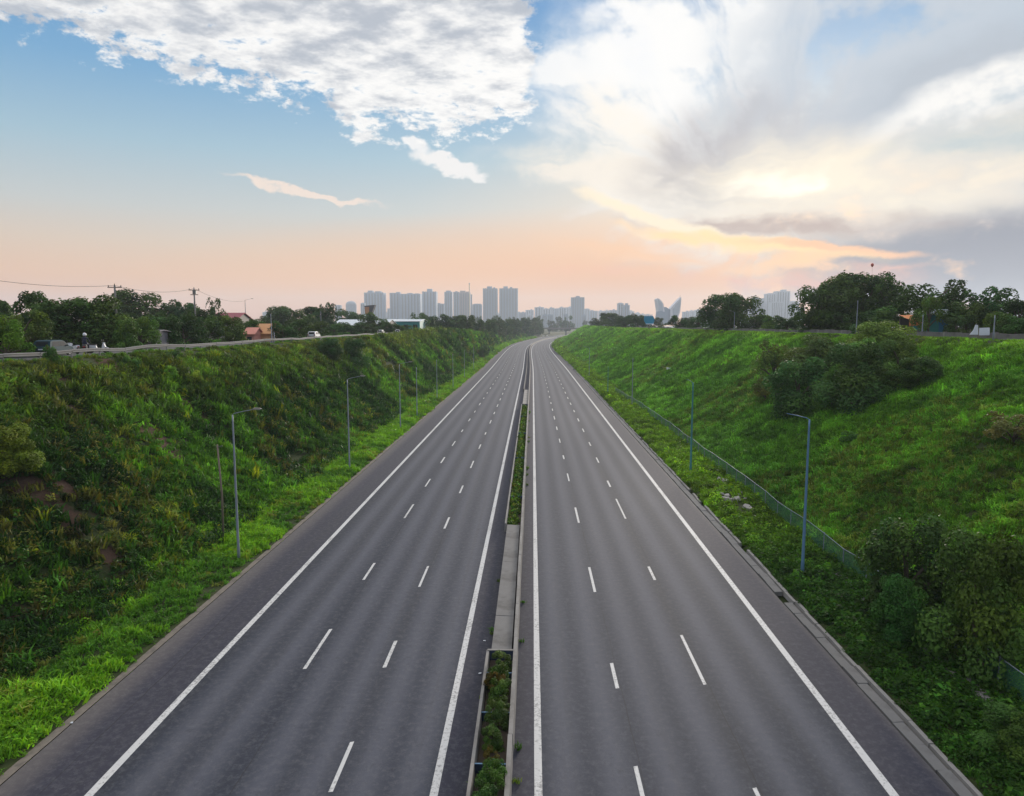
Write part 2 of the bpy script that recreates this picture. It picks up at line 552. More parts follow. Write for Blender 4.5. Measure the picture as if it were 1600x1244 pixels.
def vnoise(x, y, s=0):
    x, y = np.asarray(x, float), np.asarray(y, float)
    ix, iy = np.floor(x).astype(np.int64), np.floor(y).astype(np.int64)
    fx, fy = x - ix, y - iy
    fx, fy = fx * fx * (3 - 2 * fx), fy * fy * (3 - 2 * fy)
    a, b = _hash(ix, iy, s), _hash(ix + 1, iy, s)
    c, d = _hash(ix, iy + 1, s), _hash(ix + 1, iy + 1, s)
    return (a * (1 - fx) + b * fx) * (1 - fy) + (c * (1 - fx) + d * fx) * fy

def fbm(x, y, o=4, s=0):
    t, a, n = 0.0, 0.5, 0.0
    for i in range(o):
        t = t + a * vnoise(x * 2 ** i, y * 2 ** i, s + i * 17)
        n += a
        a *= 0.5
    return t / n

def sstep(x, a, b):
    t = np.clip((np.asarray(x, float) - a) / (b - a), 0, 1)
    return t * t * (3 - 2 * t)

# ------------------------------------------------------------------ the lie of the land
CY = np.array([-400, 250, 330, 400, 450, 520, 600, 683, 750, 850, 950, 1100, 1300, 1600, 2200], float)
CXV = np.array([0, 0, -0.6, -1.0, -0.9, 0, 3.6, 9.5, 16, 28, 43, 72, 120, 210, 420], float)
_yy = np.linspace(-400, 2200, 1301)
_cc = np.interp(_yy, CY, CXV)
_k = np.hanning(61); _k /= _k.sum()
_cs = np.convolve(np.pad(_cc, 30, mode='edge'), _k, 'valid')

def cx(y):
    return np.interp(y, _yy, _cs)

def crest_l(y):
    return np.interp(y, [-300, 150, 240, 330, 420], [40, 40, 35.5, 28, 26]) 
def height_l(y):
    return np.interp(y, [-300, 140, 250, 330, 430, 600, 1200], [12.9, 12.9, 12.7, 11.6, 6.0, 3.0, 3.0])
def crest_r(y):
    return np.interp(y, [-300, 400, 700, 900], [46, 46, 42, 40])
def height_r(y):
    return np.interp(y, [-300, 120, 300, 700, 900, 1300], [14.3, 14.3, 14.1, 12.6, 9, 4])

TOE_L, TOE_R = 24.0, 20.9
def ground(x, y):
    """height of the terrain (numpy or scalars)"""
    x, y = np.asarray(x, float), np.asarray(y, float)
    u = x - cx(y)
    hl, hr, cl, cr = height_l(y), height_r(y), crest_l(y), crest_r(y)
    tl = np.clip((-u - TOE_L) / (cl - TOE_L), 0, 1)
    tr = np.clip((u - TOE_R) / (cr - TOE_R), 0, 1)
    # left: a raw cut, steep and a bit hollow; right: a long even slope
    pl = hl * (0.72 * tl + 0.28 * (tl * tl * (3 - 2 * tl)))
    pr = hr * (0.86 * tr + 0.14 * (tr * tr * (3 - 2 * tr)))
    z = np.where(u < 0, pl, pr)
    on_l = np.sin(np.pi * tl) ** 0.6 * (u < 0)
    on_r = np.sin(np.pi * tr) ** 0.6 * (u > 0)
    gul = fbm(y * 0.16 + 40, u * 0.05, 3, 3) - 0.5          # erosion gullies run down the cut
    lump = fbm(x * 0.35, y * 0.35, 3, 9) - 0.5
    big = fbm(x * 0.06, y * 0.06, 2, 5) - 0.5
    z = z + on_l * (gul * 2.6 + lump * 1.0 + big * 1.6) + on_r * (lump * 0.5 + big * 1.6)
    edge = sstep(np.abs(u), 15.6, 17.5) * (u > 0) + sstep(-u, 18.9, 20.5) * (u < 0)
    z = z + edge * (fbm(x * 0.5, y * 0.5, 2, 21) - 0.35) * 0.35
    # towards the city the plateau sinks
    far = sstep(y, 900, 2200)
    z = z * (1 - far) + 4.0 * far
    road = (u > -18.95) & (u < 15.5)
    z = np.where(road & (y < 1700), -0.35, z)
    drop = ((u > -19.3) & (u <= -18.95)) | ((u >= 15.5) & (u < 15.9))
    return np.where(drop & (y < 1700), np.minimum(z, 0.0) - 0.02, z)

def hit(px, v):
    """where the line of sight of a photograph point meets the terrain"""
    d = ray(px, v)
    t = np.linspace(8, 900, 9000)
    X, Y, Z = d.x * t, d.y * t, CAM_H + d.z * t
    below = Z < ground(X, Y)
    i = int(np.argmax(below)) if below.any() else len(t) - 1
    return Vector((float(X[i]), float(Y[i]), float(ground(X[i], Y[i]))))

def gpt(x, y, dz=0.0):
    return Vector((x, y, float(ground(x, y)) + dz))

# slips of bare red earth on the left cut: centre in the photograph, length down the slope, width along it
SLIPS = [(hit(228, 668), 5.5, 1.5), (hit(262, 705), 3.5, 1.0), (hit(80, 800), 4.0, 1.0), (hit(105, 765), 2.4, .8), (hit(168, 872), 1.4, .8), (hit(35, 968), 1.4, .8),
         (hit(120, 650), 2.5, 1.0), (hit(300, 640), 4, .9), (hit(180, 578), 2.0, 1.6), (hit(420, 620), 5, 1.2), (hit(470, 590), 5, 1.4), (hit(90, 592), 1.8, 1.6)]
def soil_mask(x, y):
    m = np.zeros(np.shape(x))
    for c, ln, wd in SLIPS:
        d = np.hypot((x - c.x) / (ln * .6), (y - c.y) / wd)
        m = np.maximum(m, 1 - sstep(d + (fbm(x * .8, y * .8, 3, 44) - .5) * 1.2, .5, 1.15))
    return m

def build_ground():
    ys = np.concatenate([np.arange(-300, 0, 12), np.arange(0, 14, 2), np.arange(14, 110, 0.8), np.arange(110, 220, 1.6),
                         np.arange(220, 520, 5), np.arange(520, 1700, 20), [1700, 1702, 1900, 2200, 2600, 3000, 3500, 4200, 5000]])
    us = np.concatenate([[-5000, -3400, -2400, -1600, -1000, -700, -450, -300, -200, -140, -100, -80, -68], np.arange(-60, -42, 2.0), np.arange(-42, -19.4, 0.7),
                         [-19.3, -18.96, -18.94, -10, 0, 10, 15.49, 15.51, 15.88, 15.92], np.arange(16.4, 49, 0.8), np.arange(50, 70, 2.5),
                         [72, 84, 100, 140, 200, 300, 450, 700, 1000, 1600, 2400, 3400, 5000]])
    U, Y = np.meshgrid(us, ys)
    fade = np.clip(1 - (np.abs(U) - 100) / 900, 0, 1)
    X = U + cx(Y) * fade
    Z = ground(X, Y)
    V = np.stack([X, Y, Z], -1).reshape(-1, 3)
    nu, ny = len(us), len(ys)
    i = (np.arange(ny - 1)[:, None] * nu + np.arange(nu - 1)[None]).ravel()
    F = np.stack([i, i + 1, i + 1 + nu, i + nu], -1)
    m = bpy.data.materials.new('bank_soil')
    m.use_nodes = True
    g = NG(m.node_tree)
    b = m.node_tree.nodes['Principled BSDF']
    co = g.n('ShaderNodeTexCoord').outputs['Object']
    n1 = g.noise(co, 0.12, 5, 0.6)
    n2 = g.noise(co, 1.4, 6, 0.65)
    n3 = g.noise(co, 9.0, 4, 0.6)
    moss_shade = g.mix(n2, (0.016, 0.026, 0.008), (0.045, 0.060, 0.016))  # moss tone darkened to put shade into the gaps under plants
    soil = g.mix(g.m('MULTIPLY', n3, g.m('ADD', n2, 0.5)), (0.026, 0.017, 0.012), (0.125, 0.070, 0.047))
    sm = g.n('ShaderNodeAttribute', attribute_name='soil').outputs['Fac']
    n4 = g.noise(co, 0.9, 5, 0.7)
    f = g.smooth(g.m('ADD', g.m('MULTIPLY', n1, 0.25), g.m('ADD', g.m('MULTIPLY', n4, 0.55), g.m('MULTIPLY', sm, 0.45))), 0.42, 0.62)
    c = g.mix(f, moss_shade, soil)
    g.put(b.inputs['Base Color'], c)
    b.inputs['Roughness'].default_value = 0.95
    b.inputs['Specular IOR Level'].default_value = 0.2
    bp = g.n('ShaderNodeBump')
    bp.inputs['Strength'].default_value = 0.7
    bp.inputs['Distance'].default_value = 0.15
    g.put(bp.inputs['Height'], n2)
    m.node_tree.links.new(bp.outputs[0], b.inputs['Normal'])
    sm = soil_mask(V[:, 0], V[:, 1])
    tag(link('ground', mesh_np('ground', V, F, m, smooth=True, attrs=[('soil', 'FLOAT', 'POINT', sm.astype(np.float32))])), kind='structure')
build_ground()

# ------------------------------------------------------------------ motorway
RY = np.concatenate([np.arange(-60, 520, 6.0), np.arange(520, 1661, 12.0)])
def strip(us, ys, z):
    """sheet across offsets us, along ys; UV holds (offset, distance) in metres"""
    us, z = np.asarray(us, float), np.asarray(z, float)
    U, Y = np.meshgrid(us, ys)
    Z = np.broadcast_to(z, U.shape)
    V = np.stack([U + cx(Y), Y, Z], -1).reshape(-1, 3)
    nu, ny = len(us), len(ys)
    i = (np.arange(ny - 1)[:, None] * nu + np.arange(nu - 1)[None]).ravel()
    F = np.stack([i, i + 1, i + 1 + nu, i + nu], -1)
    uv = np.stack([U, Y], -1).reshape(-1, 2)
    return V, F, uv

def asphalt_mat():
    m = bpy.data.materials.new('asphalt')
    m.use_nodes = True
    g = NG(m.node_tree)
    b = m.node_tree.nodes['Principled BSDF']
    uv = g.n('ShaderNodeTexCoord').outputs['UV']
    u, s_, _ = g.sep(uv)
    drift = g.m('MULTIPLY', g.m('SUBTRACT', g.noise(g.xyz(0.0, g.m('MULTIPLY', s_, 0.012), 0.0), 1.0, 3), 0.5), 0.9)
    uu = g.m('ADD', u, drift)
    # polished wheel tracks: two per lane
    band = None
    for c in (-13.6, -11.8, -9.55, -7.8, -5.95, -4.25, 1.15, 2.95, 4.9, 6.7, 8.95, 11.0):
        x = g.m('DIVIDE', g.m('SUBTRACT', uu, c), 0.62)
        e = g.m('POWER', 2.718, g.m('MULTIPLY', g.m('MULTIPLY', x, x), -1.0))
        band = e if band is None else g.m('ADD', band, e)
    longs = g.noise(g.xyz(g.m('MULTIPLY', u, 1.1), g.m('MULTIPLY', s_, 0.006), 0.0), 1.0, 5, 0.6)
    patch = g.noise(g.xyz(g.m('MULTIPLY', u, 0.25), g.m('MULTIPLY', s_, 0.03), 0.0), 1.0, 4, 0.6)
    grain = g.noise(uv, 3.2, 7, 0.85)
    fine = g.noise(uv, 38.0, 2, 0.7)
    base = g.mix(patch, (0.016, 0.021, 0.035), (0.025, 0.030, 0.047))
    lane_l = g.m('MULTIPLY', g.m('GREATER_THAN', u, -15.0), g.m('LESS_THAN', u, -3.3))
    lane_r = g.m('MULTIPLY', g.m('GREATER_THAN', u, 0.2), g.m('LESS_THAN', u, 12.45))
    lane = g.m('ADD', lane_l, lane_r)
    # hard shoulders: a later, darker, slightly violet surfacing
    base = g.mix(lane, g.mix(patch, (0.027, 0.027, 0.043), (0.037, 0.037, 0.055)), base)
    wear = g.m('MULTIPLY', g.m('MULTIPLY', band, lane), g.m('ADD', 0.30, g.m('MULTIPLY', longs, 1.0)))
    base = g.mix(g.m('MULTIPLY', wear, 0.95, clamp=True), base, (0.093, 0.098, 0.124))
    base = g.mix(g.m('MULTIPLY', g.smooth(longs, 0.45, 0.75), 0.5), base, (0.030, 0.031, 0.036))
    base = g.mix(g.m('MULTIPLY', g.m('SUBTRACT', grain, 0.47), 2.2, clamp=True), base, (0.15, 0.15, 0.162))
    base = g.mix(g.m('MULTIPLY', g.smooth(fine, 0.52, 0.72), 0.45), base, (0.016, 0.016, 0.018))
    dk = g.smooth(g.noise(uv, 2.1, 6, 0.8), 0.52, 0.72)
    base = g.mix(g.m('MULTIPLY', dk, 0.4), base, (0.016, 0.017, 0.022))
    # longitudinal joints between lanes and a few hair cracks
    for c in (-10.5, -6.9, 3.8, 7.75, -17.0):
        wob = g.m('MULTIPLY', g.m('SUBTRACT', g.noise(g.xyz(c, g.m('MULTIPLY', s_, 0.35), 0.0), 1.0, 4, 0.7), 0.5), 0.22)
        dd = g.m('ABSOLUTE', g.m('SUBTRACT', g.m('ADD', u, wob), c + 0.16))
        on = g.smooth(g.noise(g.xyz(c * 3.1, g.m('MULTIPLY', s_, 0.05), 2.0), 1.0, 3), 0.42, 0.6)
        base = g.mix(g.m('MULTIPLY', g.m('MULTIPLY', g.m('LESS_THAN', dd, 0.022), on), 0.75), base, (0.02, 0.02, 0.022))
    # pale dust washed on to the outer edges
    de = g.m('MAXIMUM', g.smooth(g.m('MULTIPLY', u, -1.0), 17.0, 18.3), g.smooth(u, 14.0, 14.8))
    base = g.mix(g.m('MULTIPLY', de, g.m('ADD', 0.15, g.m('MULTIPLY', grain, 0.6))), base, (0.17, 0.15, 0.135))
    g.put(b.inputs['Base Color'], base)
    g.put(b.inputs['Roughness'], g.m('MULTIPLY_ADD', grain, 0.25, 0.62))
    b.inputs['Specular IOR Level'].default_value = 0.25
    bp = g.n('ShaderNodeBump')
    bp.inputs['Strength'].default_value = 0.25
    bp.inputs['Distance'].default_value = 0.01
    g.put(bp.inputs['Height'], g.noise(uv, 30.0, 3, 0.7))
    m.node_tree.links.new(bp.outputs[0], b.inputs['Normal'])
    return m

def paint_mat():
    m = bpy.data.materials.new('road_paint')
    m.use_nodes = True
    g = NG(m.node_tree)
    b = m.node_tree.nodes['Principled BSDF']
    co = g.n('ShaderNodeNewGeometry').outputs['Position']
    n1 = g.noise(co, 7.0, 5, 0.7)
    n2 = g.noise(co, 0.35, 3, 0.6)
    w = g.smooth(g.m('ADD', n1, g.m('MULTIPLY', n2, 0.5)), 0.74, 0.92)
    c = g.mix(n2, (0.46, 0.46, 0.46), (0.64, 0.63, 0.62))
    g.put(b.inputs['Base Color'], g.mix(g.m('MULTIPLY', w, 0.8), c, (0.18, 0.18, 0.18)))
    b.inputs['Roughness'].default_value = 0.65
    return m
M['asphalt'], M['road_paint'] = asphalt_mat(), paint_mat()

def build_road():
    Vl, Fl, uvl = strip([-18.55, -18.5, -15, -11, -7, -3.3, -1.0, 0.25, 4, 8, 12.4, 14.5, 14.55], RY, [-0.3, 0, 0, 0, 0, 0, 0, 0, 0, 0, 0, 0, -0.3])
    road = link('road', mesh_np('road', Vl, Fl, M['asphalt'], uvl))
    tag(road, kind='structure')
    for u, w in ((-15.1, 0.30), (-3.33, 0.28), (0.25, 0.28), (12.4, 0.32)):
        wv = np.array([u - w / 2, u + w / 2])
        V, F, uv = strip(wv, RY, [0.004, 0.004])
        link('edge_line', mesh_np('edge_line', V, F, M['road_paint'], uv), road)
    # broken lane lines, every dash a sheet of paint of its own
    r = random.Random(3)
    lens = {}
    # near and far ends of the nearest dashes, read off the photograph
    NEAR_DASH = (((1052, 988), (910, 883), (812, 790), (762, 750)), ((1246, 1165), (1048, 1005), (920, 887), (828, 810), (772, 760)),
                 ((1246, 1195), (1075, 1035), (925, 886), (817, 793), (752, 740)), ((1246, 1225), (1067, 990), (905, 884), (810, 779)))
    for lane, u in enumerate((-10.6, -6.9, 3.8, 7.75)):
        spans = [(at_z(900, v0, 0).y, at_z(900, v1, 0).y) for v0, v1 in NEAR_DASH[lane]]
        last = spans[-1][0]
        while spans[-1][0] < 440:
            last += 11.5
            ln = r.choice((3.2, 3.6, 4.0, 2.4))
            spans.append((last + r.uniform(-.4, .4), last + ln))
        for k, (y0, y1) in enumerate(spans):
            ln = round(y1 - y0, 2)
            if ln not in lens:
                mb = MB()
                hw = 0.075
                mb.add([(-hw, 0, 0), (hw, 0.03, 0), (hw * 0.95, ln, 0), (-hw * 1.03, ln - 0.05, 0)], [(0, 1, 2, 3)])
                lens[ln] = mb.mesh('lane_dash', M['road_paint'])
            o = link('lane_dash', lens[ln], road, (u + float(cx(y0)), y0, 0.0045))
            o.rotation_euler[2] = -math.atan2(float(cx(y0 + 4) - cx(y0)), 4.0)
            o.scale[0] = 1.0 + r.uniform(-0.08, 0.18)
    return road
road = build_road()

# dusty strip along the left edge, broken gutter slabs along the right
V, F, uv = strip([-19.1, -18.56], RY, [-0.05, -0.012])
M['dust'] = pmat('dusty_gravel', (0.17, 0.145, 0.12), 0.95, 0.35, 4, 0.8, dirt=(0.06, 0.055, 0.05), dirt_amt=0.7)
tag(link('gravel_edge', mesh_np('gravel_edge', V, F, M['dust'], uv)), kind='structure')

def build_gutter():
    g_ = link('gutter', None)
    g_.name = 'gutter'
    tag(g_, kind='structure')
    r = random.Random(11)
    slab = []
    for k in range(5):
        mb = MB()
        mb.prism([(-0.24, -0.25), (0.24, -0.25), (0.235, 0.02), (0.21, 0.03 + 0.004 * k), (-0.23, 0.02)], 0.006, 1.485 + 0.006 * (k % 2))
        slab.append(mb.mesh('gutter_slab', M['concrete']))
    lip = []
    for k in range(4):
        mb = MB()
        h = 0.07 + 0.012 * k
        mb.prism([(-0.13, -0.2), (0.13, -0.2), (0.11, h * 0.8), (0.05, h), (-0.08, h * 0.92)], 0.006, 1.49)
        lip.append(mb.mesh('gutter_lip', M['concrete_pale']))
    n = 0
    y = 10.0
    while y < 160:
        c = float(cx(y))
        if r.random() > 0.012:
            o = link('gutter_slab', slab[r.randrange(5)], g_, (14.83 + c + r.uniform(-.025, .025), y, r.uniform(-.02, .015)))
            o.rotation_euler = (r.uniform(-.012, .012), r.uniform(-.03, .03), r.uniform(-.014, .014))
        if r.random() > 0.03:
            o = link('gutter_lip', lip[r.randrange(4)], g_, (15.26 + c + r.uniform(-.05, .05), y, r.uniform(-.03, .02)))
            o.rotation_euler = (r.uniform(-.008, .008), r.uniform(-.06, .06), r.uniform(-.016, .016))
        y += 1.5
    ys = np.concatenate([np.arange(160, 520, 6.0), np.arange(520, 1661, 12.0)])
    V, F, uv = strip([14.56, 14.6, 15.1, 15.15, 15.4, 15.42], ys, [-0.3, 0.03, 0.03, 0.15, 0.15, -0.3])
    link('gutter_run', mesh_np('gutter_run', V, F, M['concrete'], uv), g_)
build_gutter()

# ------------------------------------------------------------------ median
MU0, MU1 = -2.12, -0.69
def build_median():
    med = empty('median_barrier', (MU1 - 0.09, 20, 0), 0, 'long concrete median wall running down the middle of the motorway', 'barrier')
    inv = Vector((MU1 - 0.09, 20, 0))
    wall = MB()
    wall.prism([(-0.13, -0.1), (0.13, -0.1), (0.10, 0.15), (0.085, 0.8), (-0.085, 0.8), (-0.10, 0.15)], 0.006, 3.994)
    wme = wall.mesh('wall_segment', M['concrete_pale'])
    r = random.Random(5)
    y = 8.0
    while y < 130:
        link('wall_segment', wme, med, Vector((MU1 - 0.09 + r.uniform(-.012, .012), y, r.uniform(-.012, .008))) - inv)
        y += 4.0
    ys = np.concatenate([np.arange(132, 520, 6.0), np.arange(520, 1661, 12.0)])
    V, F, uv = strip([-0.91, -0.88, -0.72, -0.66], ys, [-0.1, 0.8, 0.8, -0.1])
    link('wall_run', mesh_np('wall_run', V - np.array(inv), F, M['concrete_pale'], uv), med)
    # left hand wall of the far stretch
    ys = np.concatenate([np.arange(162, 520, 6.0), np.arange(520, 1661, 12.0)])
    V, F, uv = strip([-2.15, -2.12, -1.96, -1.9], ys, [-0.1, 0.7, 0.7, -0.1])
    link('wall_run', mesh_np('wall_run', V - np.array(inv), F, M['concrete'], uv), med)

    def planter(y0, y1, label, dark_panels, h=0.8):
        p = empty('median_planter', ((MU0 + MU1) / 2, (y0 + y1) / 2, 0), 0, label, 'planter', 'planters let into the median')
        c = Vector(((MU0 + MU1) / 2, (y0 + y1) / 2, 0))
        mb = MB()
        n = max(1, int((y1 - y0) / 4))
        st = (y1 - y0) / n
        mb.prism([(-0.10, -0.1), (0.10, -0.1), (0.06, h), (-0.06, h)], 0.006, st - 0.006)
        me = mb.mesh('planter_wall', M['concrete_pale'])
        for k in range(n):
            link('planter_wall', me, p, Vector((MU0 + 0.07, y0 + k * st, 0)) - c)
        link('planter_soil', MB().box((0, 0, 0.18), (MU1 - MU0 - 0.36, y1 - y0 - 0.1, 0.3)).mesh('planter_soil', M['soil']), p)
        end = MB().box((0, 0, h / 2), (MU1 - MU0 - 0.32, 0.08, h)).mesh('end_panel', [M['planter_blue']])
        link('end_panel', end, p, Vector(((MU0 + MU1) / 2 - 0.01, y1 - 0.05, 0)) - c)
        rim = MB().box((0, 0, h + 0.02), (MU1 - MU0 - 0.22, 0.12, 0.04)).mesh('end_cap', [M['concrete_pale']])
        link('end_cap', rim, p, Vector(((MU0 + MU1) / 2 - 0.06, y1 - 0.05, 0)) - c)
        half = MB().box((0, 0, 0.36), (0.40, 0.05, 0.62)).box((0, 0, 0.68), (0.41, 0.06, 0.02), 1)
        hme = half.mesh('divider', [M['planter_blue'], M['steel_blue']])
        for yd in dark_panels:
            for ux in (MU0 + 0.34, MU1 - 0.38):
                link('divider', hme, p, Vector((ux, yd, 0)) - c)
        return p
    planter(14.0, 30.6, 'near median planter with dark blue dividers and leafy shrubs in it', [16.2, 18.6, 22.4, 25.6, 28.7])
    planter(51.5, 131, 'long median planter overgrown with low weeds beyond the bare slab', [60, 78, 96, 114], 0.7)
    sl = empty('median_slab', (-1.45, 41, 0), 0, 'bare grey concrete slab between the two median planters', 'slab')
    for k in range(5):
        y0 = 30.7 + k * 4.15
        me = MB().prism([(-0.52, -0.1), (0.5, -0.1), (0.5, 0.58), (-0.46, 0.62)], 0.008, 4.142).mesh('slab_section', M['concrete'])
        link('slab_section', me, sl, Vector((-1.45, y0, r.uniform(-.01, .01))) - Vector((-1.45, 41, 0)))
    s2 = empty('median_slab', (-1.45, 146, 0), 0, 'far pale concrete slab where the overgrown median planter ends', 'slab')
    for k in range(6):
        me = MB().prism([(-0.52, -0.1), (0.5, -0.1), (0.5, 0.58), (-0.46, 0.62)], 0.01, 4.99).mesh('slab_section', M['concrete_pale'])
        link('slab_section', me, s2, Vector((-1.45, 131.2 + 5 * k, 0)) - Vector((-1.45, 146, 0)))
build_median()

# ------------------------------------------------------------------ leaves, tufts, crowns
def leaf_quads(P, N, size, asp, r, fold=0.25):
    """bent leaf shapes (4 verts, 2 triangles sharing the midrib) at P with normals N"""
    n = len(P)
    t = r.normal(size=(n, 3))
    t -= N * (t * N).sum(1, keepdims=True)
    t /= np.linalg.norm(t, axis=1, keepdims=True) + 1e-9
    s = np.cross(N, t)
    L = (size * r.uniform(0.7, 1.3, n))[:, None] if np.ndim(size) == 0 else size[:, None]
    W = L * asp
    a = P - t * L * 0.5
    b = P + s * W * 0.5 + N * L * fold * r.uniform(-.5, 1, (n, 1))
    c = P + t * L * 0.5 - N * L * fold * 0.6 * r.uniform(0, 1, (n, 1))
    d = P - s * W * 0.5 + N * L * fold * r.uniform(-.5, 1, (n, 1))
    V = np.stack([a, b, c, d], 1).reshape(-1, 3)
    i = np.arange(n) * 4
    F = np.concatenate([np.stack([i, i + 1, i + 2], 1), np.stack([i, i + 2, i + 3], 1)])
    return V, F

def leaf_mesh(name, V, F, tint, mat):
    col = np.concatenate([np.clip(tint, 0, 4), np.ones((len(tint), 1))], 1).astype(np.float32)
    return mesh_np(name, V, F, mat, attrs=[('leaf', 'FLOAT_COLOR', 'POINT', col)])

def unit(v):
    return v / (np.linalg.norm(v, axis=1, keepdims=True) + 1e-9)

def crown_data(seed, blobs, leaves, size, flat=0.8, spread=1.0, low=0.25, gap=0.0, asp=0.7, big=1.0, jit=0.55):
    """foliage in a unit crown: radius about 1, height 0..1 (scaled by the object): lumps of leaves on a few boughs"""
    r = np.random.default_rng(seed)
    C, RR = [], []
    for k in range(blobs):
        a = r.uniform(0, 2 * math.pi)
        h = low + (1 - low) * r.uniform(0.0, 1.0) ** 0.85 * 0.86
        t = (h - low) / (1 - low)
        env = spread * math.sqrt(max(0.02, 1 - (2 * t - 0.75) ** 2 / 1.9))
        d = env * math.sqrt(r.uniform(0.02, 1.0)) * 0.82
        C.append((d * math.cos(a), d * math.sin(a), h))
        RR.append(big * r.uniform(0.20, 0.38) * (1.05 - 0.35 * t))
    C, RR = np.array(C), np.array(RR)
    w = RR ** 2
    pick = r.choice(blobs, leaves, p=w / w.sum())
    dirs = unit(r.normal(size=(leaves, 3)) + np.array([0, 0, 0.25]))
    rad = RR[pick] * np.where(r.uniform(size=leaves) < 0.78, r.uniform(0.78, 1.12, leaves), r.uniform(0.3, 0.9, leaves))
    P = C[pick] + dirs * rad[:, None] * np.array([1, 1, flat * 0.62])
    # twigs break the outline
    stick = r.uniform(size=leaves) < 0.06
    P[stick] += dirs[stick] * RR[pick][stick][:, None] * r.uniform(0.02, 0.16, (stick.sum(), 1)) * np.array([1, 1, .7])
    # drop leaves buried deep inside other lumps
    keep = np.ones(leaves, bool)
    for c, q in zip(C, RR):
        dd = np.linalg.norm((P - c) / np.array([1, 1, 0.62]), axis=1)
        keep &= ~((dd < q * 0.5) & (r.uniform(size=leaves) < 0.75))
    if gap:
        keep &= ~((fbm(P[:, 0] * 4 + seed, P[:, 2] * 5 + P[:, 1] * 3, 2, seed) < gap))
    P, dirs, pick = P[keep], dirs[keep], pick[keep]
    N = unit(dirs + np.array([0, 0, .25]) + r.normal(size=P.shape) * jit)
    K = np.array([1, 1, 2.1])                    # crowns stand about twice as tall as their radius: keep leaves unstretched
    V, F = leaf_quads(P * K, N, size, asp, r)
    V = V / K
    bt = r.uniform(0.62, 1.30, blobs)[pick]
    yel = r.uniform(0.0, 1.0, blobs)[pick]
    lf = r.uniform(0.8, 1.2, len(P)) * bt
    tint = np.stack([lf * (0.85 + 0.45 * yel), lf * (0.92 + 0.14 * yel), lf * (1.05 - 0.25 * yel)], 1)
    return V, F, np.repeat(tint, 4, 0), C, RR

M['leaf_tree'] = leaf_mat('tree_leaves', (0.050, 0.104, 0.024), hue=0.025, val=0.25, transl=0.18)
M['leaf_bush'] = leaf_mat('bush_leaves', (0.07, 0.14, 0.022), hue=0.02, val=0.2, transl=0.18)
M['leaf_inst'] = leaf_mat('weed_leaves', (1.65, 1.9, 1.1), inst=True, transl=0.35)

def crown_mesh(kind, seed, **kw):
    V, F, t, C, RR = crown_data(seed, **kw)
    return leaf_mesh(kind, V, F, t, M['leaf_tree']), C, RR

# a handful of crown shapes, shared by all the trees
CROWNS = {
    'big': [crown_mesh('crown', 10 + i, blobs=30, leaves=9000, size=0.085, low=0.08, gap=0.14, big=1.15, jit=.4) for i in range(4)],
    'round': [crown_mesh('crown', 30 + i, blobs=20, leaves=5000, size=0.105, low=0.06, gap=0.10, big=1.12, jit=.4) for i in range(4)],
    'open': [crown_mesh('crown', 50 + i, blobs=20, leaves=3600, size=0.095, low=0.22, gap=0.36, spread=1.05) for i in range(3)],
    'far': [crown_mesh('crown', 70 + i, blobs=16, leaves=1100, size=0.17, low=0.06, gap=0.1) for i in range(4)],
    'near': [crown_mesh('crown', 90 + i, blobs=34, leaves=17000, size=0.072, low=0.06, gap=0.12, big=1.12, jit=.38) for i in range(3)],
}
def trunk_mesh(seed, C, n=6, thick=0.06):
    """tapered trunk with limbs that reach for the lumps of the crown (unit space: radius 1, height 0..1)"""
    r = random.Random(seed)
    mb = MB()
    lean = (r.uniform(-.06, .06), r.uniform(-.06, .06))
    top = 0.62
    mb.tube([(0, 0, -0.06), (lean[0] * .3, lean[1] * .3, .15), (lean[0], lean[1], .38), (lean[0] * 1.5, lean[1] * 1.5, top)], [thick * 1.5, thick, thick * .75, thick * .3], 7)
    order = sorted(range(len(C)), key=lambda i: r.random())[:n]
    for i in order:
        c = C[i]
        z0 = min(0.55, max(0.12, c[2] * r.uniform(.35, .6)))
        f = z0 / 0.38
        p0 = (lean[0] * f, lean[1] * f, z0)
        mid = ((p0[0] + c[0]) / 2, (p0[1] + c[1]) / 2, z0 + (c[2] - z0) * 0.62)
        mb.tube([p0, mid, tuple(c)], [thick * .5, thick * .33, thick * .1], 5)
    return mb.mesh('trunk', M['bark'], True)
TRUNKS = {k: [trunk_mesh(5 + i, C, 7 if k != 'far' else 3) for i, (_, C, _) in enumerate(v)] for k, v in CROWNS.items()}

def tree(loc, w, h, kind, i, label, group=None, color=(1, 1, 1), cat='tree', name='tree', rz=None, lift=0.0):
    """w: crown width, h: height; one crown, one trunk"""
    k = i % len(CROWNS[kind])
    t = empty(name, loc, rz if rz is not None else (i * 2.399) % 6.28, label, cat, group)
    t.scale = (w / 2, w / 2, h)
    tr = link('trunk', TRUNKS[kind][k], t)
    cr = link('crown', CROWNS[kind][k][0], t)
    cr.location.z = lift
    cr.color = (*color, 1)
    return t

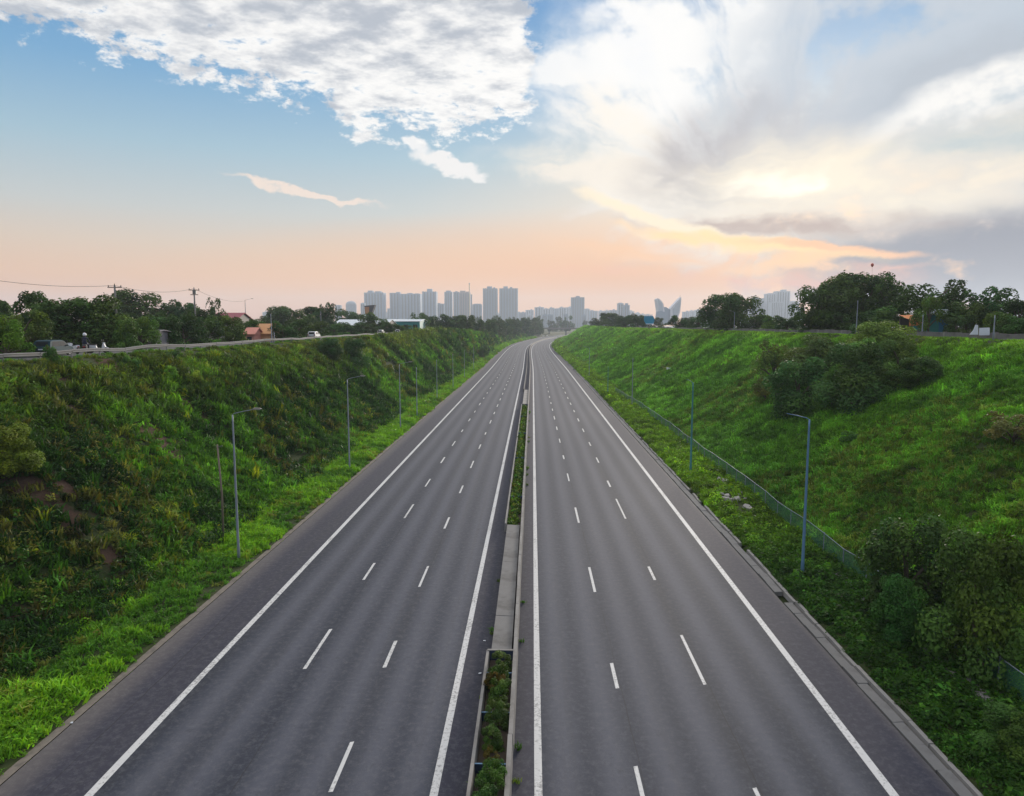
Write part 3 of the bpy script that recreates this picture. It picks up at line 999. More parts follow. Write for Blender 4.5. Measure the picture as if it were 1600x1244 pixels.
# ---- ground cover sources: they stand in the weeds themselves, at the foot of the left bank
def tuft_grass(seed, n=34, h=0.55, spread=0.34, w=0.035, droop=0.5):
    r = np.random.default_rng(seed)
    a = r.uniform(0, 2 * np.pi, n)
    p0 = np.stack([np.cos(a), np.sin(a), np.zeros(n)], 1) * (spread * np.sqrt(r.uniform(0, 1, n)))[:, None]
    b = r.uniform(0, 2 * np.pi, n)
    out = np.stack([np.cos(b), np.sin(b), np.zeros(n)], 1)
    L = h * r.uniform(0.55, 1.2, n)[:, None]
    lean = r.uniform(0.15, droop + 0.35, n)[:, None]
    mid = p0 + out * L * lean * 0.35 + np.array([0, 0, 0.62]) * L
    tip = p0 + out * L * lean * 1.0 + np.array([0, 0, 1.0]) * L * (1 - lean * 0.35)
    side = np.stack([-np.sin(b), np.cos(b), np.zeros(n)], 1) * w
    V = np.stack([p0 - side, p0 + side, mid + side * .8, mid - side * .8, tip], 1).reshape(-1, 3)
    i = np.arange(n) * 5
    F = np.concatenate([np.stack([i, i + 1, i + 2], 1), np.stack([i, i + 2, i + 3], 1), np.stack([i + 3, i + 2, i + 4], 1)])
    v = r.uniform(0.7, 1.25, n)
    t = np.stack([v * r.uniform(.9, 1.25, n), v, v * .8], 1)
    return leaf_mesh('grass_tuft', V, F, np.repeat(t, 5, 0), M['leaf_inst'])

def tuft_leafy(seed, n=60, rad=0.42, h=0.5, size=0.17, asp=0.6, flat=1.0):
    r = np.random.default_rng(seed)
    d = unit(r.normal(size=(n, 3)) * np.array([1, 1, .8]))
    d[:, 2] = np.abs(d[:, 2])
    q = r.uniform(0.35, 1.0, n)[:, None]
    P = d * q * np.array([rad, rad, h])
    P[:, 2] += 0.03
    N = unit(d * 0.5 + np.array([0, 0, 0.9 * flat]) + r.normal(size=P.shape) * 0.45)
    V, F = leaf_quads(P, N, size, asp, r, 0.3)
    v = r.uniform(0.65, 1.3, n)
    y = r.uniform(0, 1, n)
    t = np.stack([v * (.85 + .4 * y), v, v * (1.05 - .3 * y)], 1)
    return leaf_mesh('leafy_weed', V, F, np.repeat(t, 4, 0), M['leaf_inst'])

TUFTS = {
    'grass': [tuft_grass(200 + i) for i in range(3)] + [tuft_grass(210, 30, 0.34, 0.4, 0.04, 0.9)],
    'weed': [tuft_leafy(220 + i) for i in range(2)] + [tuft_leafy(224, 46, 0.38, 0.62, 0.24, 0.55), tuft_leafy(226, 80, 0.5, 0.34, 0.12, 0.7)],
    'vine': [tuft_leafy(230 + i, 70, 0.7, 0.22, 0.16, 0.85, 1.4) for i in range(3)],
    'shrub': [tuft_leafy(240 + i, 190, 0.62, 0.85, 0.15, 0.62, 0.5) for i in range(3)],
}
SRC = bpy.data.collections.new('plant_kinds')      # kept out of the scene; only the cover below uses them

def cover(name, kind, P, scale, tint, tilt=0.25, kindtag='stuff', parent=None):
    """one object of ground cover: points in a mesh, every point an instance of one of the tufts of its kind"""
    n = len(P)
    if n == 0:
        return None
    me = bpy.data.meshes.new(name)
    me.vertices.add(n)
    me.vertices.foreach_set('co', np.ascontiguousarray(P, np.float32).ravel())
    rot = np.stack([rng.normal(0, tilt, n), rng.normal(0, tilt, n), rng.uniform(0, 6.283, n)], 1).astype(np.float32)
    for nm, typ, arr in (('rot', 'FLOAT_VECTOR', rot), ('scl', 'FLOAT_VECTOR', np.asarray(scale, np.float32)),
                         ('tint', 'FLOAT_COLOR', np.concatenate([tint, np.ones((n, 1))], 1).astype(np.float32)),
                         ('pick', 'INT', rng.integers(0, len(TUFTS[kind]), n).astype(np.int32))):
        a = me.attributes.new(nm, typ, 'POINT')
        a.data.foreach_set({'FLOAT_VECTOR': 'vector', 'FLOAT_COLOR': 'color', 'INT': 'value'}[typ], arr.ravel())
    o = link(name, me, parent)
    me.materials.append(M['leaf_inst'])
    ng = bpy.data.node_groups.new('cover_' + kind, 'GeometryNodeTree')
    ng.interface.new_socket('Geometry', in_out='INPUT', socket_type='NodeSocketGeometry')
    ng.interface.new_socket('Geometry', in_out='OUTPUT', socket_type='NodeSocketGeometry')
    nd, lk = ng.nodes.new, ng.links.new
    gi, go = nd('NodeGroupInput'), nd('NodeGroupOutput')
    iop = nd('GeometryNodeInstanceOnPoints')
    lk(gi.outputs[0], iop.inputs['Points'])
    g2i = nd('GeometryNodeGeometryToInstance')
    for src in reversed(KIND_OBJ[kind]):
        oi = nd('GeometryNodeObjectInfo')
        oi.inputs['Object'].default_value = src
        lk(oi.outputs['Geometry'], g2i.inputs[0])
    iop.inputs['Pick Instance'].default_value = True
    lk(g2i.outputs[0], iop.inputs['Instance'])
    for nm, typ, sock in (('rot', 'FLOAT_VECTOR', 'Rotation'), ('scl', 'FLOAT_VECTOR', 'Scale'), ('pick', 'INT', 'Instance Index')):
        na = nd('GeometryNodeInputNamedAttribute')
        na.data_type = typ
        na.inputs[0].default_value = nm
        src = next(s for s in na.outputs if s.enabled and s.name == 'Attribute')
        if sock == 'Rotation':
            e2r = nd('FunctionNodeEulerToRotation')
            lk(src, e2r.inputs[0])
            src = e2r.outputs[0]
        lk(src, iop.inputs[sock])
    lk(iop.outputs[0], go.inputs[0])
    md = o.modifiers.new('cover', 'NODES')
    md.node_group = ng
    tag(o, kind=kindtag)
    return o

KIND_OBJ = {}
for k, ms in TUFTS.items():
    KIND_OBJ[k] = []
    for me in ms:
        so = bpy.data.objects.new(me.name, me)
        SRC.objects.link(so)
        KIND_OBJ[k].append(so)

# ------------------------------------------------------------------ what grows on the banks
def scatter(n_per_m2, u0, u1, y0, y1, seed):
    r = np.random.default_rng(seed)
    n = int(n_per_m2 * (u1 - u0) * (y1 - y0))
    u, y = r.uniform(u0, u1, n), r.uniform(y0, y1, n)
    x = u + cx(y)
    return x, y, u, r

def tints(r, n, base, var=0.2):
    v = np.exp(r.normal(0, var, n))
    c = np.array(base)[None] * v[:, None]
    c[:, 0] *= np.exp(r.normal(0, var * 0.6, n))
    return c

G_BRIGHT, G_MID, G_DARK, G_YEL, G_DRY = (0.082, 0.185, 0.020), (0.046, 0.112, 0.020), (0.013, 0.038, 0.011), (0.150, 0.170, 0.018), (0.120, 0.092, 0.045)

def plant_banks():
    acc = {k: [] for k in TUFTS}
    def put(kind, x, y, sc, tn, sink=0.04):
        ux = x - cx(y)
        low = np.where(ux > 0, 1 - .62 * sstep(ux, 43.5, 46.5), 1 - .55 * sstep(-ux, 37.8, 39.6))
        sc = sc * (low[:, None] if np.ndim(sc) == 2 else low)
        z = ground(x, y) - sink
        acc[kind].append((np.stack([x, y, z], 1), sc if np.ndim(sc) == 2 else np.stack([sc, sc, sc], 1), tn))

    # near things small and many, far things larger and fewer
    bands = [(13, 60, 1.0, 1.0), (60, 120, 0.7, 1.25), (120, 220, 0.34, 1.7), (220, 360, 0.14, 2.5), (360, 820, 0.05, 4.2)]
    for bi, (y0, y1, dn, big) in enumerate(bands):
        # ---- left bank: rank weeds, creepers, bare soil between
        x, y, u, r = scatter(11.0 * dn, -40.4, -23.0, y0, y1, 300 + bi)
        soil = fbm(y * 0.11 + 3, u * 0.045 + 7, 4, 61)
        soil2 = fbm(x * 0.22, y * 0.22, 4, 62)
        bare = (soil * 0.62 + soil2 * 0.38)
        crown = sstep(-u, 34, 39) * 0.05
        slip = soil_mask(x, y)
        keep = r.uniform(size=len(x)) > np.maximum(sstep(bare, 0.58 - crown, 0.68 - crown) * 0.75, slip * .78)
        x, y, u, bare = x[keep], y[keep], u[keep], bare[keep]
        f = fbm(x * 0.13 + 9, y * 0.13, 3, 63)
        f2 = fbm(x * 0.5, y * 0.5, 2, 64)
        n = len(x)
        dark = np.clip(sstep(f, 0.40, 0.56) + .45 * sstep(y, 62, 38) * sstep(-u, 38, 30), 0, 1)  # dark noise patches painted for deep shade; near low weeds are darker plants
        bright = sstep(f2, 0.52, 0.70) * (1 - dark * 0.6)
        t = (np.array(G_MID)[None] * (1 - dark[:, None]) + np.array(G_DARK)[None] * dark[:, None])
        t = t * (1 - bright[:, None] * 0.75) + np.array(G_BRIGHT)[None] * bright[:, None] * 0.75
        dryness = np.clip(sstep(bare, 0.50, 0.62) * 0.34 + sstep(-u, 34, 40) * 0.24 + sstep(fbm(x * .08 + 5, y * .08, 3, 66), .55, .7) * .14, 0, 0.7)
        dm = (r.uniform(size=n) < dryness)
        t[dm] = t[dm] * 0.45 + np.array(G_DRY)[None] * 0.5
        upr = (sstep(-u, 31, 38) * (.35 + .5 * sstep(fbm(x * .12, y * .05, 3, 69), .4, .6)))[:, None]
        t = t * (1 - upr) + np.array((0.098, 0.118, 0.036)) * upr
        yl = r.uniform(size=n) < 0.05 * sstep(fbm(x * .2, y * .2, 2, 67), .4, .6)
        t[yl] = np.array(G_YEL) * 0.7
        t = t * np.exp(r.normal(-.16, 0.32, n))[:, None]
        k = r.uniform(size=n)
        wl = sstep(f, 0.35, 0.6)
        isg = k < 0.52 - 0.16 * wl
        isw = (~isg) & (k < 0.80)
        isv = (~isg) & (~isw) & (k < 0.92)
        iss = ~(isg | isw | isv)
        for kind, mk, lo, hi in (('grass', isg, .8, 1.7), ('weed', isw, .5, 1.15), ('vine', isv, .6, 1.2), ('shrub', iss, .40, 1.1)):
            s = r.uniform(lo, hi, mk.sum()) * big * (0.75 + 0.6 * f[mk])
            put(kind, x[mk], y[mk], s, t[mk])
        # ---- left verge: lush bright grass
        x, y, u, r = scatter(13.0 * dn, -24.8, -18.72, y0, y1, 320 + bi)
        f = fbm(x * 0.3, y * 0.3, 3, 71)
        edge = sstep(-u, 18.7, 19.7)
        keep = r.uniform(size=len(x)) < (0.25 + 0.75 * edge) * (0.62 + 0.38 * sstep(f, .3, .5))
        x, y, u, f = x[keep], y[keep], u[keep], f[keep]
        n = len(x)
        b = sstep(f, 0.36, 0.58)[:, None]
        t = np.array(G_MID)[None] * (1 - b) + np.array((0.105, 0.205, 0.020))[None] * b
        dr = r.uniform(size=n) < 0.10 * (1 + 2 * (1 - edge[keep])) * sstep(fbm(x * .25, y * .12, 2, 72), .45, .6) * 2
        t[dr] = t[dr] * .4 + np.array(G_DRY) * .6
        t = t * np.exp(r.normal(0, 0.16, n))[:, None]
        isg = r.uniform(size=n) < 0.68
        s = r.uniform(.55, 1.25, n) * big * (0.55 + 0.7 * f) * (0.55 + 0.45 * edge[keep])
        put('grass', x[isg], y[isg], s[isg], t[isg])
        put('weed', x[~isg], y[~isg], s[~isg] * .95, t[~isg] * 0.8)
        # ---- right bank: long even grass with darker patches
        x, y, u, r = scatter(14.0 * dn, 20.6, 48.5, y0, y1, 340 + bi)
        f = fbm(x * 0.10 + 20, y * 0.10, 4, 81)
        f2 = fbm(x * 0.42, y * 0.42, 2, 82)
        n = len(x)
        b = sstep(f, 0.40, 0.60)[:, None]
        t = np.array((0.056, 0.130, 0.026))[None] * (1 - b) + np.array((0.092, 0.196, 0.032))[None] * b
        top = (sstep(u, 42, 46) * .6)[:, None]
        t = t * (1 - top) + np.array((0.10, 0.16, 0.024))[None] * top
        dr = r.uniform(size=n) < sstep(fbm(x * .07 + 3, y * .07, 3, 83), .50, .66) * .42
        t[dr] = t[dr] * .45 + np.array(G_DRY) * .42
        t = t * np.exp(r.normal(0, 0.26, n))[:, None] * (.72 + .55 * sstep(f2, .3, .65))[:, None]
        k = r.uniform(size=n)
        isg = k < 0.74
        isw = (~isg) & (k < 0.90 + .08 * (1 - f2))
        iss = ~(isg | isw)
        for kind, mk, lo, hi in (('grass', isg, .55, 1.15), ('weed', isw, .45, 1.0), ('shrub', iss, .35, .85)):
            s = r.uniform(lo, hi, mk.sum()) * big * (0.7 + 0.6 * f2[mk])
            put(kind, x[mk], y[mk], s, t[mk] * (1.0 if kind == 'grass' else 0.72))
        # ---- right verge: leafy and dark near the camera, yellow green beyond
        x, y, u, r = scatter(10.0 * dn, 15.38, 20.8, y0, y1, 360 + bi)
        f = fbm(x * 0.35, y * 0.35, 3, 91)
        n = len(x)
        near = (1 - sstep(y, 40, 62))
        base = np.array((0.088, 0.150, 0.016))[None] * (1 - near[:, None]) + np.array((0.023, 0.058, 0.013))[None] * near[:, None]
        hi_ = (r.uniform(size=n) < 0.16)
        t = base.copy()
        t[hi_] *= 1.8
        lo_ = sstep(f, .5, .65)[:, None]
        t = t * (1 - .45 * lo_)
        rub = sstep(np.hypot((x - 18.5) / 1.6, (y - 62) / 8), 1.1, .6)
        keep = r.uniform(size=n) > rub * .8
        t = t * np.exp(r.normal(0, 0.2, n))[:, None]
        k = r.uniform(size=n)
        isw = (k < 0.30 + .45 * near) & keep
        isg = (~isw) & (k < 0.9) & keep
        iss = (~isw) & (~isg) & keep
        edge = sstep(u, 15.3, 16.4)
        for kind, mk, a, c in (('grass', isg, .55, 1.15), ('weed', isw, .7, 1.45), ('shrub', iss, .45, 1.0)):
            s = r.uniform(a, c, mk.sum()) * big * (.55 + .45 * edge[mk])
            put(kind, x[mk], y[mk], s, t[mk])
    # plateau: rough grass on both sides out to the trees
    for bi, (y0, y1, dn, big) in enumerate([(30, 130, 0.8, 1.4), (130, 330, 0.25, 2.6)]):
        for u0, u1 in ((-75, -50.5), (57, 82), (-43.0, -41.5)):
            x, y, u, r = scatter(2.2 * dn * (2 if u1 - u0 < 5 else 1), u0, u1, y0, y1, 380 + bi)
            t = tints(r, len(x), G_MID, .2)
            put('grass', x, y, r.uniform(.5, 1.1, len(x)) * big, t)
    for kind, nm in (('grass', 'grass'), ('weed', 'weeds'), ('vine', 'ground_cover'), ('shrub', 'undergrowth')):
        a = acc[kind]
        P = np.concatenate([q[0] for q in a])
        S = np.concatenate([q[1] for q in a])
        T = np.concatenate([q[2] for q in a])
        # keep only what the cut can show: nothing inside the carriageway
        cover(nm, kind, P, S, T)
        print(nm, len(P))
plant_banks()

# ------------------------------------------------------------------ frontage roads, walls and rails on the crests
def frontage(us, dz, seed):
    ys = np.arange(-20, 300, 5.0)
    us = np.array(us, float)
    U, Y = np.meshgrid(us, ys)
    Z = ground(np.full_like(Y, us.mean()), Y) + dz
    Z[:, 0] -= 0.3
    Z[:, -1] -= 0.3
    V = np.stack([U + cx(Y), Y, Z], -1).reshape(-1, 3)
    nu = len(us)
    i = (np.arange(len(ys) - 1)[:, None] * nu + np.arange(nu - 1)[None]).ravel()
    F = np.stack([i, i + 1, i + 1 + nu, i + nu], -1)
    tag(link('frontage_road', mesh_np('frontage_road', V, F, M['asphalt_old'])), kind='structure')
M['asphalt_old'] = pmat('old_asphalt', (0.05, 0.05, 0.052), 0.9, 0.25, 0.6, 0.5)
frontage([-50.1, -50.0, -43.2, -43.1], 0.06, 1)
frontage([50.1, 50.2, 56.8, 56.9], 0.06, 2)

def guardrail(u, y0, y1, label, bay=4.0, h=0.78):
    root = empty('guardrail', (u, y0, float(ground(u, y0))), 0, label, 'guardrail')
    o0 = root.location.copy()
    beam = MB()
    prof = [(0, -.16), (.05, -.12), (.05, -.05), (0, -.02), (0, .02), (.05, .05), (.05, .12), (0, .16), (-.012, .16), (-.012, -.16)]
    beam.prism(prof, 0.01, bay - 0.01)
    bme = beam.mesh('rail_beam', M['rail'])
    post = MB().box((-0.07, 0, h / 2 - 0.2), (0.1, 0.06, h + 0.35)).mesh('post', M['rail'])
    r = random.Random(int(abs(u) * 10))
    y = y0
    while y < y1:
        x = u + float(cx(y))
        z0, z1 = float(ground(x, y)), float(ground(x, y + bay))
        o = link('rail_beam', bme, root, Vector((x, y, z0 + h - 0.16 + r.uniform(-.03, .03))) - o0)
        o.rotation_euler = (math.atan2(z1 - z0, bay), r.uniform(-.08, .08), r.uniform(-.008, .008))
        p = link('post', post, root, Vector((x, y, z0)) - o0)
        p.rotation_euler = (r.uniform(-.04, .04), r.uniform(-.05, .05), 0)
        y += bay
    return root
guardrail(-41.2, 40, 290, 'grey steel guardrail along the crest of the left bank')

def parapet(u, y0, y1, label):
    root = empty('low_wall', (u, y0, float(ground(u, y0))), 0, label, 'wall')
    o0 = root.location.copy()
    r = random.Random(4)
    me = [MB().prism([(-.13, -.6), (.13, -.6), (.11, .66 + .05 * k), (-.11, .66 + .05 * k)], 0.02, 3.0 - 0.02).mesh('wall_panel', M['concrete']) for k in range(3)]
    pp = MB().box((0, 0, 0.2), (0.3, 0.3, 1.1)).mesh('pillar', M['concrete_pale'])
    y = y0
    while y < y1:
        x = u + float(cx(y))
        o = link('wall_panel', me[r.randrange(3)], root, Vector((x, y, float(ground(x, y)))) - o0)
        o.rotation_euler = (math.atan2(float(ground(x, y + 3) - ground(x, y)), 3), r.uniform(-.03, .03), 0)
        if int(y / 3) % 3 == 0:
            link('pillar', pp, root, Vector((x, y, float(ground(x, y)))) - o0)
        y += 3.0
parapet(49.0, 50, 330, 'low weathered concrete wall along the crest of the right bank')

# ------------------------------------------------------------------ lamp posts
def lamp_post(loc, h, side, arm, label, group, mat='steel', head=True, name='street_lamp', base=True, r0=0.085):
    t = empty(name, loc, 0, label, 'street lamp', group)
    mb = MB()
    mb.tube([(0, 0, -0.4), (0, 0, 0.9), (0, 0, 0.95), (0, 0, h - 0.5), (0, 0, h)], [r0 * 1.15, r0 * 1.12, r0, r0 * .62, r0 * .55], 10)
    mb.build('pole', M[mat], t, True)
    if base:
        MB().box((0, 0, 0.0), (0.5, 0.5, 0.5), taper=.9).build('footing', M['concrete_pale'], t)
    if arm:
        am = MB()
        am.tube([(0, 0, h - 0.02), (side * .15, 0, h + .10), (side * arm * .5, 0, h + .24), (side * arm, 0, h + .38)], [.030, .026, .022, .02], 8)
        am.build('arm', M[mat], t, True)
        if head:
            hd = MB()
            x = side * (arm + 0.2)
            hd.prism([(-.28, -.03), (-.24, -.06), (.22, -.05), (.28, -.01), (.20, .04), (-.24, .05)], -.10, .10)
            o = hd.build('lamp_head', M['concrete_pale'], t, loc=(x, 0, h + .42))
            if side < 0:
                o.rotation_euler[2] = math.pi
            MB().box((0, 0, -0.06), (.32, .14, .03)).build('lens', M['lamp_glass'], o)
    return t

LG = 'lamp posts along the left verge'
for (y, label, hd) in ((44.6, 'nearest tall grey lamp post on the left verge, lamp head over the grass', True),
                       (73.0, 'second lamp post from the camera on the left verge', True),
                       (102, 'third lamp post from the camera on the left verge', True),
                       (117, 'fourth lamp post along the left verge, thin and without a head', False),
                       (142, 'fifth lamp post along the left verge, faint against the slope', False),
                       (171, 'sixth lamp post along the left verge, far down the road', False),
                       (200, 'seventh lamp post along the left verge, tiny in the distance', False),
                       (232, 'eighth and farthest lamp post on the left verge', False)):
    lamp_post(gpt(-20.0 + float(cx(y)), y), 10.0 if hd else 8.6, 1, 1.5 if hd else 0, label, LG, 'steel', hd, base=False, r0=.085)
RG = 'lamp posts along the right verge'
lamp_post(gpt(17.1, 42.3), 10.0, -1, 1.4, 'nearest right verge lamp post, blue-grey, standing before the fence', RG, 'steel_blue', False, r0=.095)
lamp_post(gpt(17.0, 72.6), 9.8, -1, .7, 'teal lamp post on the right verge, second from the camera', RG, 'steel_teal', False, r0=.115)
lamp_post(gpt(19.0, 130), 9.6, -1, 0, 'slim grey post at the bend of the right fence', RG, 'steel', False, base=False)
lamp_post(gpt(16.9, 153), 6.5, -1, 0, 'short teal post on the right verge beyond the grey one', RG, 'steel_teal', False, base=False)
lamp_post(gpt(17.0 + float(cx(205)), 205), 9.0, -1, 1.2, 'farthest lamp post on the right verge', RG, 'steel', True, base=False)

CG = 'short lamp posts along the frontage roads'
for px, y, h, side, arm, label in ((1338, 104, 5.2, -1, 0, 'white bare post on the right crest before the biggest tree'),
                                   (1147, 170, 4.6, -1, .9, 'short street lamp before the round tree on the right crest'),
                                   (1441, 92, 2.9, -1, 0, 'thin teal post before the orange tarp shack'),
                                   (1553, 71, 2.6, -1, 0, 'white post beside the white sheets on the right crest'),
                                   (424, 112, 4.8, 1, 0, 'pale post right of the orange hut on the left crest'),
                                   (428, 113, 1.7, 1, 0, 'stubby pale post beside the taller one near the orange hut'),
                                   (502, 160, 6.0, 1, 0, 'slim post among the trees left of the white shed')):
    p = at_y(px, 515, y)
    g_ = gpt(p.x, y)
    lamp_post(g_, h, side, arm, label, CG, 'steel', True, base=False, r0=.08)
p = at_y(384, 500, 165)
lamp_post(gpt(p.x, 165), 21.8 - float(ground(p.x, 165)), 1, 1.6, 'street lamp with long arm rising behind the red roofed house', CG, 'steel', True, base=False, r0=.10)

# wooden stake on the left bank beside the first lamp
t = empty('wooden_post', gpt(-22.8, 48.4), 0, 'weathered leaning wooden post beside the nearest left lamp post', 'post')
MB().tube([(0, 0, -.4), (.05, 0, 3.5), (-.12, 0, 7.2)], [.085, .075, .06], 8).build('stake', M['wood'], t, True)
MB().tube([(-.2, 0, 7.0), (.25, 0, 7.1)], [.03, .03], 6).build('crosspiece', M['dark_steel'], t)

# ------------------------------------------------------------------ chain link fence on the right
def chain_mat():
    m = bpy.data.materials.new('green_mesh')
    m.use_nodes = True
    nt = m.node_tree
    g = NG(nt)
    p = nt.nodes['Principled BSDF']
    out = nt.nodes['Material Output']
    co = g.n('ShaderNodeTexCoord').outputs['Object']
    x, y, z = g.sep(co)
    def wires(s):
        w = g.m('FRACT', g.m('MULTIPLY', g.m('ADD', y, g.m('MULTIPLY', z, s)), 9.0))
        return g.m('LESS_THAN', w, 0.30)
    wire = g.m('MAXIMUM', wires(1.0), wires(-1.0))
    n = g.noise(co, 1.3, 4, 0.6)
    g.put(p.inputs['Base Color'], g.mix(n, (0.025, 0.105, 0.065), (0.05, 0.17, 0.115)))
    p.inputs['Roughness'].default_value = 0.6
    tr = g.n('ShaderNodeBsdfTransparent')
    mx = g.n('ShaderNodeMixShader')
    g.put(mx.inputs[0], wire)
    nt.links.new(tr.outputs[0], mx.inputs[1])
    nt.links.new(p.outputs[0], mx.inputs[2])
    nt.links.new(mx.outputs[0], out.inputs[0])
    return m
M['green_mesh'] = chain_mat()

def fence():
    u, h, bay = 20.4, 1.45, 3.0
    root = empty('chain_link_fence', gpt(u, 20), 0, 'long green chain link fence at the foot of the right bank', 'fence')
    o0 = root.location.copy()
    pm = MB().tube([(0, 0, -.4), (0, 0, h + .06)], .035, 6).mesh('post', M['steel'])
    rm = MB().tube([(0, 0.02, 0), (0, bay - .02, 0)], .022, 6).mesh('top_rail', M['steel'])
    panel = MB()
    panel.add([(0, 0.03, 0.05), (0, bay - .03, 0.05), (0.02, bay - .03, h), (0.02, 0.03, h)], [(0, 1, 2, 3)])
    pn = panel.mesh('mesh_panel', M['green_mesh'])
    kerb = MB().box((0, bay / 2, -.05), (.3, bay - .04, .35)).mesh('kerb', M['concrete'])
    r = random.Random(8)
    pts = []
    y = 17.0
    while y < 160:
        du = 0.07 * math.sin(y * .21) + (1.5 * max(0, (y - 100) / 60) ** 2) * -1
        pts.append(gpt(u + du + float(cx(y)), y))
        y += bay
    for a, b in zip(pts, pts[1:]):
        d = b - a
        rz = -math.atan2(d.x, d.y)
        rx = math.atan2(d.z, math.hypot(d.x, d.y))
        po = link('post', pm, root, a - o0)
        po.rotation_euler = (r.uniform(-.04, .04), r.uniform(-.06, .06), 0)
        for nm, me, dz in (('top_rail', rm, h + .01), ('mesh_panel', pn, 0), ('kerb', kerb, 0)):
            o = link(nm, me, root, a - o0 + Vector((0, 0, dz)))
            o.rotation_euler = (rx, r.uniform(-.03, .03) if nm == 'mesh_panel' else 0, rz)
    # a strip of drain at its foot, bare of weeds under the trees
    dr = empty('drain', gpt(19.2, 28), 0, 'grey concrete drain cover strip under the near right trees', 'drain')
    d0 = dr.location.copy()
    sm = MB().prism([(-.32, -.3), (.32, -.3), (.30, .06), (-.30, .08)], .01, 1.48).mesh('drain_slab', M['concrete'])
    for k in range(12):
        q = gpt(19.35 + r.uniform(-.05, .05), 25 + 1.5 * k, .12)
        o = link('drain_slab', sm, dr, q - d0)
        o.rotation_euler = (r.uniform(-.03, .03), r.uniform(-.1, .1), r.uniform(-.03, .03))
fence()

# ------------------------------------------------------------------ rubble and litter
M['stone'] = pmat('broken_concrete', (0.36, 0.33, 0.31), 0.9, 0.2, 3, 0.5, objvar=.2)
M['earth'] = pmat('bare_earth', (0.14, 0.095, 0.065), 0.95, 0.3, 3, 0.8)
M['litter'] = pmat('pale_plastic', (0.75, 0.77, 0.8), 0.5, 0.1, 5)
M['litter_blue'] = pmat('teal_plastic', (0.05, 0.36, 0.40), 0.5, 0.1, 5)
def chunk(seed, sx, sy, sz):
    r = random.Random(seed)
    bm = MB()
    n = 7
    poly = [(sx * math.cos(k / n * 6.283) * r.uniform(.35, .6), sy * math.sin(k / n * 6.283) * r.uniform(.35, .6)) for k in range(n)]
    vs = [(a, b, 0) for a, b in poly] + [(a * r.uniform(.7, .95), b * r.uniform(.7, .95), sz * r.uniform(.7, 1.1)) for a, b in poly]
    bm.add(vs, [tuple(reversed(range(n))), tuple(range(n, 2 * n))] + [(i, (i + 1) % n, (i + 1) % n + n, i + n) for i in range(n)])
    return bm
r_ = random.Random(21)
for k in range(26):
    big = k < 4
    x, y = r_.gauss(18.6, .8), r_.gauss(62, 5.0)
    s = r_.uniform(1.0, 1.9) if big else r_.uniform(.25, .7)
    o = chunk(k, s, s * r_.uniform(.6, 1.0), s * .25).build('rubble', M['stone'], loc=gpt(x, y, .05))
    o.rotation_euler = (r_.uniform(-.3, .3), r_.uniform(-.3, .3), r_.uniform(0, 6))
    tag(o, 'large pale broken concrete slab lying beside the right fence' if big else 'small broken concrete lump scattered before the right fence', 'rubble',
        'broken slabs by the right fence' if big else 'rubble lumps by the right fence', 'thing')
def crumple(seed, s, mat, loc, label, cat='litter'):
    r = random.Random(seed)
    n, vs, fs = 6, [], []
    for j in range(n):
        for i in range(n):
            vs.append((s * (i / (n - 1) - .5) * r.uniform(.7, 1.1), s * .8 * (j / (n - 1) - .5) * r.uniform(.7, 1.1), s * r.uniform(0.02, .45)))
    for j in range(n - 1):
        for i in range(n - 1):
            a = j * n + i
            fs.append((a, a + 1, a + 1 + n, a + n))
    mb = MB().add(vs, fs)
    return tag(mb.build('litter', mat, loc=loc), label, cat, None, 'thing')
crumple(1, 1.5, M['litter'], hit(1047, 581) + Vector((0, 0, .35)), 'white crumpled bag caught half way up the right bank')
crumple(2, 1.2, M['litter'], hit(957, 549) + Vector((0, 0, .4)), 'small white scrap high on the right bank near the bend')
crumple(3, 1.0, M['litter'], hit(926, 537) + Vector((0, 0, .4)), 'white speck of rubbish on the far right bank')
crumple(4, 1.1, M['litter_blue'], hit(565, 584) + Vector((0, 0, .35)), 'teal plastic scrap below the dark bush on the left bank')
for i, (px, v, lb) in enumerate(((757, 1002, 'white paper scrap beside the bare median slab'), (750, 1053, 'white scrap on the asphalt left of the near planter'), (112, 1130, 'pale flake on the left shoulder'),
                                 )):
    crumple(10 + i, .14, M['litter'], at_z(px, v, .02), lb)

# ------------------------------------------------------------------ trees and bushes
def tree_px(px, top, wpx, y, kind, i, label, group=None, color=(1, 1, 1), name='tree', cat='tree', sink=0.2, hmin=1.0):
    p = at_y(px, top, y)
    base = float(ground(p.x, y)) - sink
    dep = (p - cam.location).length
    h = max(hmin, p.z - base)
    return tree((p.x, y, base), wpx * dep / FOC * 1.2, h * 1.02, kind, i, label, group, color, cat, name)

